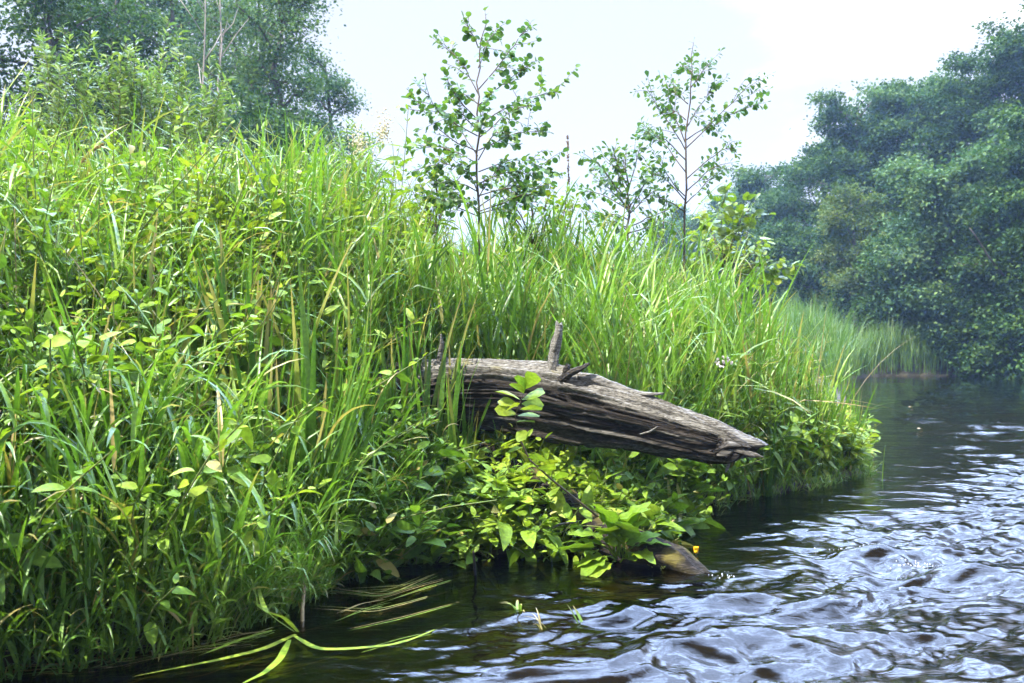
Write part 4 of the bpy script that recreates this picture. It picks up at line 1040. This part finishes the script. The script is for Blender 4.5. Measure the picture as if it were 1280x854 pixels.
# willow shrubs, upper left
def willow(label, px, Y, tops, seed, leafL=0.068, mat='willow', group='willow shrubs on the bank'):
    g = np.random.default_rng(seed)
    x = (px - CX) / F * Y; gz = float(ground_z(np.array([x]), np.array([Y]))[0])
    root = thing('willow_shrub', label, 'shrub', (x, Y, gz), 0, group); B = np.array((x, Y, gz))
    tr, cr = MB(), MB(); lp, ld = [], []
    for (tx, ty) in tops:
        e = P(tx, ty, Y + g.uniform(-0.6, 0.6)) - B
        b0 = np.array([g.normal(0, 0.08), g.normal(0, 0.08), -0.05])
        mid = b0 * 0.4 + e * 0.55 + np.array([-(e[0]) * 0.2, 0, 0.1])
        t = np.linspace(0, 1, 14)[:, None]
        c = (1 - t) ** 2 * b0 + 2 * t * (1 - t) * mid + t ** 2 * e
        c[1:] += g.normal(0, 0.008, (13, 3))
        tr.tube(c, 0.008 * (1 - t[:, 0]) + 0.0014, 5)
        stems = [(c, 0.35)]
        for k in range(13):
            u = g.uniform(0.3, 0.92); i = int(u * 13)
            dv = unit(unit(c[-1] - c[0]) + g.normal(0, 0.42, 3)) * g.uniform(0.22, 0.55)
            tw = np.stack([c[i], c[i] + dv * 0.5, c[i] + dv + np.array([0, 0, 0.03])])
            tr.tube(tw, [0.003, 0.002, 0.001], 4, cap=False); stems.append((tw, 0.1))
        for c_, fr_ in stems:
            tot = np.linalg.norm(np.diff(c_, axis=0), axis=1).sum(); nl = int(tot * (1 - fr_) / 0.012)
            for k in range(nl):
                u = fr_ + (1 - fr_) * k / nl
                p = np.array([np.interp(u, np.linspace(0, 1, len(c_)), c_[:, a]) for a in range(3)])
                ax = unit(c_[-1] - c_[0]); sd = unit(np.cross(ax, g.normal(0, 1, 3)))
                lp.append(p); ld.append(unit(sd * 0.8 + ax * 0.6 + np.array([0, 0, -0.1])))
    lp, ld = np.array(lp), np.array(ld); N = len(lp)
    add_leaves(cr, WILLOW, lp, ld, leafL * g.uniform(0.6, 1.25, N), g.normal(0, 0.6, N), g.uniform(0.1, 0.95, N), 0, g.uniform(0.9, 1.5, N), g.uniform(0.2, 1.6, N))
    tr.build('stem', M['redstem'], root); cr.build('foliage', M[mat], root)
    return root
willow('grey green willow shrub under the dark corner tree', 75, 6.6, [(48, 38), (62, 62), (85, 45), (100, 70), (30, 90), (115, 85), (75, 80), (15, 120)], 601)
willow('grey green willow shrub with the most upright tops, in the middle of the willows', 165, 6.4, [(135, 70), (165, 55), (150, 85), (185, 80), (200, 68), (175, 100), (120, 95)], 602)
willow('low willow shrub below the pale dead stems', 240, 6.2, [(218, 88), (235, 112), (262, 105), (205, 100), (275, 128), (250, 125)], 603)
willow('small leafy willow shrub behind the tall grass at the edge of the sky', 445, 7.2, [(430, 190), (455, 175), (470, 205), (415, 205), (400, 190)], 604)

# tall flowering herb against the sky
def tall_herb(label, px, Y, top, seed, flower=True, tpl=LANCE, leaf=0.11, tint=(0.5, 0.95), group='tall herbs on the bank'):
    g = np.random.default_rng(seed)
    x = (px - CX) / F * Y; gz = float(ground_z(np.array([x]), np.array([Y]))[0])
    H = CAMH + (CY - top) / F * Y - gz
    root = thing('tall_herb', label, 'plant', (x, Y, gz), 0, group)
    a, b_ = MB(), MB()
    herb_into(a, b_, (0, 0, -0.02), H, g.uniform(0, 6.28), 0.08, leaf, g, tpl, tint, 0.07, 0.35, branch=True, wscale=1.1)
    a.build('stem', M['stem'], root); b_.build('foliage', M['herb'], root)
    if flower:
        c = MB()
        for k in range(170):
            p = np.array([g.normal(0, 0.03), g.normal(0, 0.03), H * 0.9 + g.normal(0, 0.06)]); p[0] -= 0.05
            c.tube([p, p + g.normal(0, 0.004, 3) + np.array([0, 0, 0.007])], [0.0045, 0.003], 5)
        c.build('flower_head', M['cream'], root)['kind'] = 'stuff'
tall_herb('tall herb with cream flower clusters rising beside the first alder sapling', 488, 5.6, 128, 701)
tall_herb('tall narrow leaved herb without flowers below the cream flowered one', 470, 5.3, 195, 702, False)
tall_herb('tall herb with a few cream florets, left of the cream flowered herb', 458, 6.0, 150, 703, True, tint=(0.3, 0.8))
for k, (px, Y_, top_) in enumerate(((440, 5.8, 185), (505, 5.9, 165), (520, 6.1, 205), (425, 5.4, 215), (478, 6.3, 170), (395, 5.2, 205), (550, 6.0, 225), (350, 5.1, 200))):
    tall_herb('tall leafy herb in the thicket between the willows and the first alder sapling', px, Y_, top_, 720 + k, False, LANCE, 0.12, (0.45, 1.0), 'tall leafy herbs between the willows and the first alder')
tall_herb('heart leaved yellow green herb in front of the lowest willow', 235, 5.3, 110, 704, False, HEART, 0.075, (0.6, 1.0))
tall_herb('heart leaved herb at the picture edge under the willows', 25, 5.0, 150, 705, False, HEART, 0.075, (0.6, 1.0))

# grass flower stalk against the sky, and drooping seed heads
def stalk(label, px, Y, top, seed, H_head=0.22, lean=0.02, droop=False, mat='straw'):
    g = np.random.default_rng(seed)
    x = (px - CX) / F * Y; gz = float(ground_z(np.array([x]), np.array([Y]))[0])
    H = CAMH + (CY - top) / F * Y - gz
    root = thing('grass_stalk', label, 'grass stalk', (x, Y, gz), 0, 'grass stalks with seed heads')
    t = np.linspace(0, 1, 12)
    c = np.stack([lean * H * t ** 2, 0 * t, H * t - 0.02], -1)
    if droop:
        c[-4:, 0] += np.array([0.01, 0.04, 0.09, 0.14]); c[-4:, 2] -= np.array([0, 0.02, 0.07, 0.15])
    mb = MB(); mb.tube(c, 0.0022 * (1 - 0.5 * t), 5); mb.build('stem', M['straw'], root)
    mb = MB(); i0 = 9
    for k in range(110):
        u = g.uniform(0, 1); p = np.array([np.interp(u, [0, .5, 1], c[i0:, a]) for a in range(3)])
        dv = unit(unit(c[-1] - c[i0]) + g.normal(0, 0.22, 3))
        add_leaves(mb, RHOMB, p[None] + g.normal(0, 0.003, (1, 3)), dv[None], [0.018], [g.uniform(0, 6)], [g.uniform(0, 1)])
    mb.build('seed_head', M[mat], root)
stalk('single thin grass stalk with a brown head standing against the sky', 716, 6.4, 168, 801, lean=-0.02, mat='purple')
stalk('dry drooping grass head near the picture edge below the willows', 20, 4.6, 146, 802, 0.2, 0.02, True)
stalk('dry drooping grass head below the middle willow', 85, 4.7, 142, 803, 0.2, 0.03, True)
stalk('purple brown grass head beside the first alder sapling', 640, 6.2, 225, 804, mat='purple')

# ------------------------------------------------------------------ plants round the logs
def P0(px, Y):
    x = (px - CX) / F * Y
    return np.array([x, Y, float(ground_z(np.array([x]), np.array([Y]))[0])])
# alder shoot in front of the log
Y = 3.98
b0 = P(752, 650, 4.12)
root = thing('alder_shoot', 'young alder shoot with bright oval leaves in front of the log', 'sapling', b0)
tr = MB(); pts = np.array([b0, P(725, 628, 4.08), P(690, 600, 4.03), P(662, 575, 4.0), P(648, 545, Y), P(644, 520, Y), P(652, 498, Y), P(657, 484, Y)]) - b0
tr.tube(pts, np.linspace(0.0055, 0.002, 8), 7)
LV = [((657, 486), (668, 472), .085), ((655, 492), (640, 480), .07), ((650, 500), (628, 492), .085), ((652, 500), (676, 492), .09), ((648, 508), (622, 502), .07), ((650, 512), (680, 512), .08), ((646, 518), (625, 515), .075), ((647, 520), (672, 521), .08), ((645, 528), (655, 530), .07),
      ((646, 540), (652, 548), .07), ((648, 548), (634, 556), .07), ((652, 560), (640, 566), .065), ((660, 572), (676, 576), .075), ((664, 578), (652, 588), .06), ((672, 585), (690, 588), .07), ((690, 600), (706, 596), .06), ((700, 608), (690, 618), .06), ((655, 490), (650, 474), .07), ((650, 505), (640, 512), .07), ((652, 505), (664, 508), .075)]
gg = np.random.default_rng(9); lf = MB()
for a, e, L in LV:
    pa, pe = P(*a, Y) - b0, P(*e, Y - gg.uniform(-0.05, 0.08)) - b0
    add_leaves(lf, OBOV, pa[None], (pe - pa + np.array([0, gg.normal(0, .02), 0.012]))[None], [L * 1.4], [gg.normal(0.0, 0.45)], [gg.uniform(0.4, 0.95)], 0, 1.0, np.array([gg.uniform(0.2, 1.0)]))
tr.build('stem', M['redstem'], root); lf.build('foliage', M['alder_light'], root)

# dock plant with big crinkled leaves
b0 = np.array([0.47, 3.93, 0.0])
root = thing('dock_plant', 'dock plant with big crinkled leaves at the water under the log', 'plant', b0)
DL = [((770, 690), (768, 605), .26, 0), ((772, 690), (800, 595), .24, .2), ((765, 690), (708, 672), .24, 0.3), ((768, 695), (740, 706), .20, 0), ((770, 692), (765, 660), .16, -.3), ((775, 690), (806, 650), .20, .2), ((772, 692), (735, 640), .22, 0.2), ((778, 690), (812, 662), .20, -.2),
      ((770, 696), (752, 714), .15, .3), ((772, 690), (750, 620), .2, .4), ((775, 695), (795, 690), .15, .2), ((774, 690), (785, 630), .22, -.4), ((770, 692), (728, 690), .17, .2), ((772, 692), (785, 612), .24, .1), ((770, 692), (745, 600), .22, -.2), ((768, 692), (712, 650), .22, .1), ((775, 692), (790, 650), .22, .3), ((772, 692), (720, 700), .20, .1), ((775, 692), (760, 640), .20, -.4), ((778, 694), (822, 680), .16, 0)]
gd = np.random.default_rng(14)
for a, e, L, rl in DL:
    pa = P(*a, 3.93) + np.array([gd.normal(0, .02), gd.normal(0, .02), -0.02]) - b0; pe = P(*e, 3.86 + gd.uniform(-.08, .12)) - b0
    dv = unit(pe - pa); s0 = pa + (pe - pa) * 0.35
    lf = MB(); lf.tube([pa, (pa + s0) / 2 + np.array([0, 0, .01]), s0], [0.004, 0.0035, 0.003], 5)
    add_leaves(lf, DOCK, s0[None], (dv * np.array([1.25, 1, 0.8]) + np.array([0, -0.35, 0.0]) + gd.normal(0, .12, 3))[None], [L * 0.78], [rl + gd.normal(0, .35)], [gd.uniform(0.35, 0.95)], 0, 1.25, np.array([gd.uniform(0.4, 1.2)]))
    lf.build('leaf', M['herb'], root)

# white flowering rush on the spit
Y = 5.42; b0 = P0(894, Y)
root = thing('flowering_rush', 'white flower head on a thin stem in front of the iris of the spit', 'flower', b0)
e = P(905, 458, Y - 0.25) - b0
mb = MB(); mb.tube([(0, 0, -0.02), e * 0.5 + np.array([-.01, 0, .01]), e], [0.004, 0.0035, 0.003], 6); mb.build('stem', M['stem'], root)
gg = np.random.default_rng(15); mb = MB(); st_ = MB()
for k in range(26):
    dv = unit(gg.normal(0, 1, 3) + np.array([0, -0.3, 0.9])); c = e + dv * gg.uniform(0.025, 0.055)
    st_.tube([e, c], [0.0012, 0.001], 4, cap=False)
    for j in range(5):
        pv = unit(np.cross(dv, gg.normal(0, 1, 3)) + dv * 0.6)
        add_leaves(mb, RHOMB, c[None], pv[None], [0.016], [gg.uniform(0, 6)], [0.5], 0, 1.7)
st_.build('flower_stalk', M['redstem'], root); mb.build('flower_head', M['white'], root)['kind'] = 'stuff'

# yellow water lily flower
b0 = P(870, 691, 4.16); b0[2] = 0.0
root = thing('water_lily_flower', 'small yellow water lily bud just above the water beside the sunken log', 'flower', b0)
mb = MB(); mb.tube([(0.0, 0.02, -0.2), (0, 0, 0), (0, 0, 0.012)], [0.004] * 3, 7); mb.build('stem', M['stem'], root)
mb = MB()
CUP = leaf_template(lambda t: 0.42 * math.sqrt(max(0, 1 - (2 * t - 1.1) ** 2 / 1.21)) + 0.03, 6, 0.5, -0.45)
az = np.arange(6) * 1.047; dv = np.stack([np.cos(az), np.sin(az), np.full(6, 0.75)], -1)
add_leaves(mb, CUP, np.tile([[0, 0, 0.010]], (6, 1)), dv, 0.026, 0.0, 0.5)
mb.tube([(0, 0, 0.008), (0, 0, 0.020), (0, 0, 0.026)], [0.010, 0.010, 0.004], 10); mb.build('petals', M['yellow'], root)

# ------------------------------------------------------------------ floating and trailing things on the water
def path_ribbon(mb, pts, W, tint=0.6, dry=0.0, up=(0, 0, 1), n=24, prof=None, fold=0.15):
    pts = np.asarray(pts, float); t0 = np.linspace(0, 1, len(pts)); t1 = np.linspace(0, 1, n)
    c = np.stack([np.interp(t1, t0, pts[:, k]) for k in range(3)], -1)
    for _ in range(4): c[1:-1] = 0.25 * c[:-2] + 0.5 * c[1:-1] + 0.25 * c[2:]
    tg = unit(np.gradient(c, axis=0)); S = unit(np.cross(tg, np.array(up, float))); Nn = np.cross(S, tg)
    hw = 0.5 * W * (prof(t1) if prof else np.clip((1 - t1) / 0.5, 0, 1) ** 0.7 * np.clip(0.5 + 3 * t1, 0, 1)) + 0.0004
    v = np.stack([c - S * hw[:, None] + Nn * (hw * fold)[:, None], c, c + S * hw[:, None] + Nn * (hw * fold)[:, None]], 1)
    q = []
    for i in range(n - 1):
        for j in (0, 1): q.append((i * 3 + j, i * 3 + j + 1, i * 3 + j + 4, i * 3 + j + 3))
    mb.add(v.reshape(-1, 3), q, None, tint, dry)

def W0(px, py, z=0.008):             # a point on the water where the photo shows it
    Y = F * (CAMH - z) / (py - CY)
    return np.array([(px - CX) / F * Y, Y, z])

b0 = W0(375, 792, 0.0)
root = thing('uprooted_iris', 'loose yellow green iris plant lying on the water with broken leaves', 'plant', b0)
for pts, w, ti, dr in (([W0(368, 795), W0(395, 812, .012), W0(430, 812, .012), W0(500, 806, .006), W0(560, 780, .004)], .022, .9, 0.1),
                       ([W0(370, 793, .01), W0(330, 812, .012), W0(270, 826, .01), W0(165, 846, .01)], .024, .95, 0.12),
                       ([W0(362, 800, .01), W0(350, 825, .012), W0(330, 842, .01), W0(300, 856, .006)], .024, .9, 0.0),
                       ([W0(368, 790, .01), W0(345, 775, .06), W0(330, 762, .10), W0(308, 745, .12)], .022, .8, 0.1),
                       ([W0(340, 788, .01), W0(300, 800, .03), W0(262, 815, .02), W0(248, 820, .008)], .016, .9, 0.1),
                       ([W0(372, 790, .01), W0(355, 772, .09), W0(330, 765, .16), W0(318, 712, .13)], .022, .75, 0.2)):
    mb = MB(); path_ribbon(mb, np.array(pts) - b0, w * 0.95, ti, dr); mb.build('leaf', M['herb'], root)
mb = MB(); mb.tube(np.array([W0(378, 790, -.03), P(378, 760, 3.22), P(382, 715, 3.3), P(383, 690, 3.32)]) - b0, [.008, .007, .007, .005], 7); mb.build('stem', M['straw'], root)

# trailing weed strands in the current, just under the surface
gg = np.random.default_rng(33)
GW = 'weed strands trailing in the current'
strands = [((400, 735), (480, 745), (570, 705)), ((415, 742), (500, 738), (590, 700)), ((390, 760), (470, 765), (560, 740)), ((430, 790), (500, 775), (570, 755)), ((440, 815), (500, 800), (565, 785)), ((300, 800), (330, 790), (365, 780)),
           ((200, 790), (270, 780), (345, 775)), ((60, 812), (150, 800), (240, 792)), ((0, 835), (80, 832), (150, 818)), ((150, 830), (230, 812), (330, 800)), ((210, 815), (300, 795), (370, 788)), ((470, 755), (530, 735), (600, 715)), ((420, 770), (450, 758), (500, 748)), ((20, 822), (90, 815), (170, 812)), ((0, 848), (60, 842), (120, 838))]
for k, (a, b_, c) in enumerate(strands):
    mb = MB()
    for j in range(int(gg.integers(2, 5))):
        o_ = gg.normal(0, 4, 2)
        path_ribbon(mb, [W0(c[0] + o_[0], c[1] + o_[1] * .6, -0.006), W0(b_[0] + o_[0], b_[1] + o_[1], 0.004), W0(a[0] + o_[0] * 2, a[1] + o_[1], 0.008)], gg.uniform(0.003, 0.007), gg.uniform(0.2, 0.9), gg.choice([0.1, 0.5, 0.9]))
    tag(mb.build('trailing_weed', M['herb']), 'yellowish weed strands trailing in the dark water along the bank', 'water weed', GW)

for k in range(30):
    px = gg.uniform(-20, 330); py = max(gg.uniform(770, 850), 845 - 0.16 * px) + gg.uniform(-4, 8)
    ln = gg.uniform(50, 170)
    mb = MB()
    for j in range(int(gg.integers(2, 5))):
        o_ = gg.normal(0, 4, 2); cv = gg.normal(0, 7)
        path_ribbon(mb, [W0(px + ln + o_[0], py - ln * 0.16 + o_[1], -0.03), W0(px + ln * 0.6, py - ln * 0.10 + o_[1] + cv, gg.uniform(-0.012, 0.003)), W0(px + ln * 0.3, py - ln * 0.03 + o_[1] - cv * 0.6, gg.uniform(-0.012, 0.003)), W0(px + o_[0] * 3, py + o_[1] * 1.5, gg.uniform(-0.008, 0.006))], gg.uniform(0.003, 0.007), gg.uniform(0.2, 0.9), gg.choice([0.1, 0.5, 0.9]))
    tag(mb.build('trailing_weed', M['herb']), 'yellowish weed strands trailing in the dark water along the bank', 'water weed', GW)

# bent straw blades at the edge
GB = 'bent dry blades hanging into the water'
for k, (pts, w) in enumerate([([((415, 640), 4.0), ((440, 700), 3.9), ((470, 712), 3.88), ((492, 713), 3.86)], .010), ([((420, 650), 3.95), ((412, 690), 3.85), ((405, 720), 3.8)], .012),
                              ([((835, 600), 4.75), ((838, 630), 4.7), ((846, 650), 4.66), ((842, 672), 4.5)], .018), ([((846, 604), 4.75), ((851, 625), 4.7), ((850, 655), 4.6), ((835, 690), 4.25)], .018),
                              ([((400, 700), 3.85), ((425, 690), 3.85), ((440, 735), 3.65)], .010), ([((355, 650), 3.45), ((350, 690), 3.4), ((352, 735), 3.35)], .014), ([((335, 655), 3.5), ((380, 690), 3.4), ((405, 745), 3.35)], .014)]):
    mb = MB(); path_ribbon(mb, [P(*p, Yy) for p, Yy in pts], w, 0.9, 0.45, (0.2, 1, 0.3)); tag(mb.build('bent_blade', M['grass']), 'pale bent blade hanging from the bank into the water', 'grass blade', GB)

# floating leaves
GF = 'floating leaves at the foot of the spit'
for k, (px, py, L, ti) in enumerate(((945, 621, .20, .6), (1045, 592, .16, .7), (905, 628, .14, .9), (925, 624, .12, .5), (862, 628, .16, .8), (1030, 604, .12, .8))):
    mb = MB(); p = W0(px, py, 0.012); a = gg.uniform(-0.5, 0.5)
    add_leaves(mb, leaf_template(lambda t: 0.20 * math.sin(math.pi * min(1, t ** .8)) ** .7 + 0.01 if 0 < t < 1 else 0.01, 8, 0.05, 0.02, 0.1), p[None] - np.array([[L / 2, 0, 0]]), np.array([[math.cos(a), math.sin(a), 0.02]]), [L], [0.05], [ti], 0.1)
    tag(mb.build('floating_leaf', M['herb']), 'flat oval leaf floating at the foot of the spit', 'leaf', GF)
for k, (px, py) in enumerate(((1040, 511), (1136, 509), (1147, 536))):
    mb = MB(); p = W0(px, py, 0.025)
    add_leaves(mb, OVATE, p[None], np.array([[1, 0.3, 0.15]]), [0.07], [0.2], [1.0], 0.9)
    tag(mb.build('floating_leaf', M['straw']), 'tiny yellow leaf drifting far out on the dark river', 'leaf', 'yellow leaves drifting on the river')
# submerged yellow weed bed by the dock plant, and emerging leaf tips
mb = MB()
for k in range(60):
    px = gg.uniform(715, 790); py = gg.uniform(722, 748)
    path_ribbon(mb, [W0(px, py, -0.06), W0(px + 15, py + 2, -0.045), W0(px + gg.uniform(25, 60), py + gg.uniform(-4, 6), -0.035)], gg.uniform(0.010, 0.022), gg.uniform(0.7, 1), 0.35, n=10)
tag(mb.build('water_weed', M['herb']), 'yellow weed under the water below the dock plant', 'water weed')
for k, (px, py, lab) in enumerate(((725, 781, 'pair of pale leaf tips poking out of the ripples'), (648, 770, 'yellowish drooping blades poking out of the water'), (678, 790, 'dark thin stalks poking out of the water beside the yellowish blades'))):
    mb = MB(); p = W0(px, py, -0.02)
    nb = (2, 5, 4)[k]
    add_ribbons(mb, np.tile(p, (nb, 1)) + gg.normal(0, .008, (nb, 3)) * np.array([1, 1, 0]), gg.uniform(1.5, 5, nb), gg.uniform(.06, .10, nb) * (1, 1.2, 1.1)[k], (.016, .010, .005)[k], gg.uniform(.1, .6, nb), (0.1, 1.4, 1.0)[k], gg.uniform(.6, 1, nb), 8, iris_w, dry=(0.25, 0.3, 0.9)[k])
    tag(mb.build('water_plant', M['grass']), lab, 'water plant')
# lone blades standing in the water off the spit
for k, (px, py, top) in enumerate(((1103, 610, 560), (1075, 596, 540))):
    p = W0(px, py, -0.05); mb = MB()
    add_ribbons(mb, p[None], [0.3 * k], [(py - top) / F * p[1] + .05], 0.012, [0.03 + .25 * k], [0.1 + .6 * k], [0.6], 8, iris_w)
    tag(mb.build('reed_blade', M['iris']), ('lone upright green blade standing in the river off the spit', 'leaning green blade over the river at the end of the spit')[k], 'reed')
# dark stick under the plants
mb = MB(); stick(mb, [P(640, 655, 4.15), P(680, 665, 4.08), P(700, 655, 4.08), P(722, 652, 4.1)], [.006, .007, .006, .004], 10, 3, .2, 30, tint=.4)
tag(mb.build('driftwood_stick', M['wood']), 'thin bare stick caught under the plants beside the dock plant', 'stick')
mb = MB(); stick(mb, [W0(592, 690, 0.30), W0(594, 715, 0.02), W0(596, 735, -.1)], [.004, .005, .004], 8, 4, .15, 20, tint=.9)
tag(mb.build('driftwood_stick', M['wood']), 'dark thin twig dipping upright into the water below the herbs', 'stick')

# white water on the breaking crest and at the end of the sunken log
near = wv[(wv[:, 0] > 0.3) & (wv[:, 0] < 2.8) & (wv[:, 1] > 2.5) & (wv[:, 1] < 5)]
mb = MB()
def bubbles(cx_, cy_, sx, sy, n):
    p = np.stack([gg.normal(cx_, sx, n), gg.normal(cy_, sy, n)], -1)
    for a in p:
        i = np.argmin(((near[:, :2] - a) ** 2).sum(1)); c = near[i] + gg.normal(0, 0.003, 3) * np.array([1, 1, 0]); r = gg.uniform(0.001, 0.0032)
        mb.tube([c - (0, 0, r), c, c + (0, 0, r * 1.3)], [r * .8, r, r * .4], 6)
bubbles(1.66, 4.28, 0.10, 0.03, 45); bubbles(1.88, 4.06, 0.07, 0.03, 45); bubbles(0.90, 3.82, 0.05, 0.03, 14)
tag(mb.build('foam', M['foam']), 'small white bubbles on the breaking ripples', 'foam', kind='stuff')
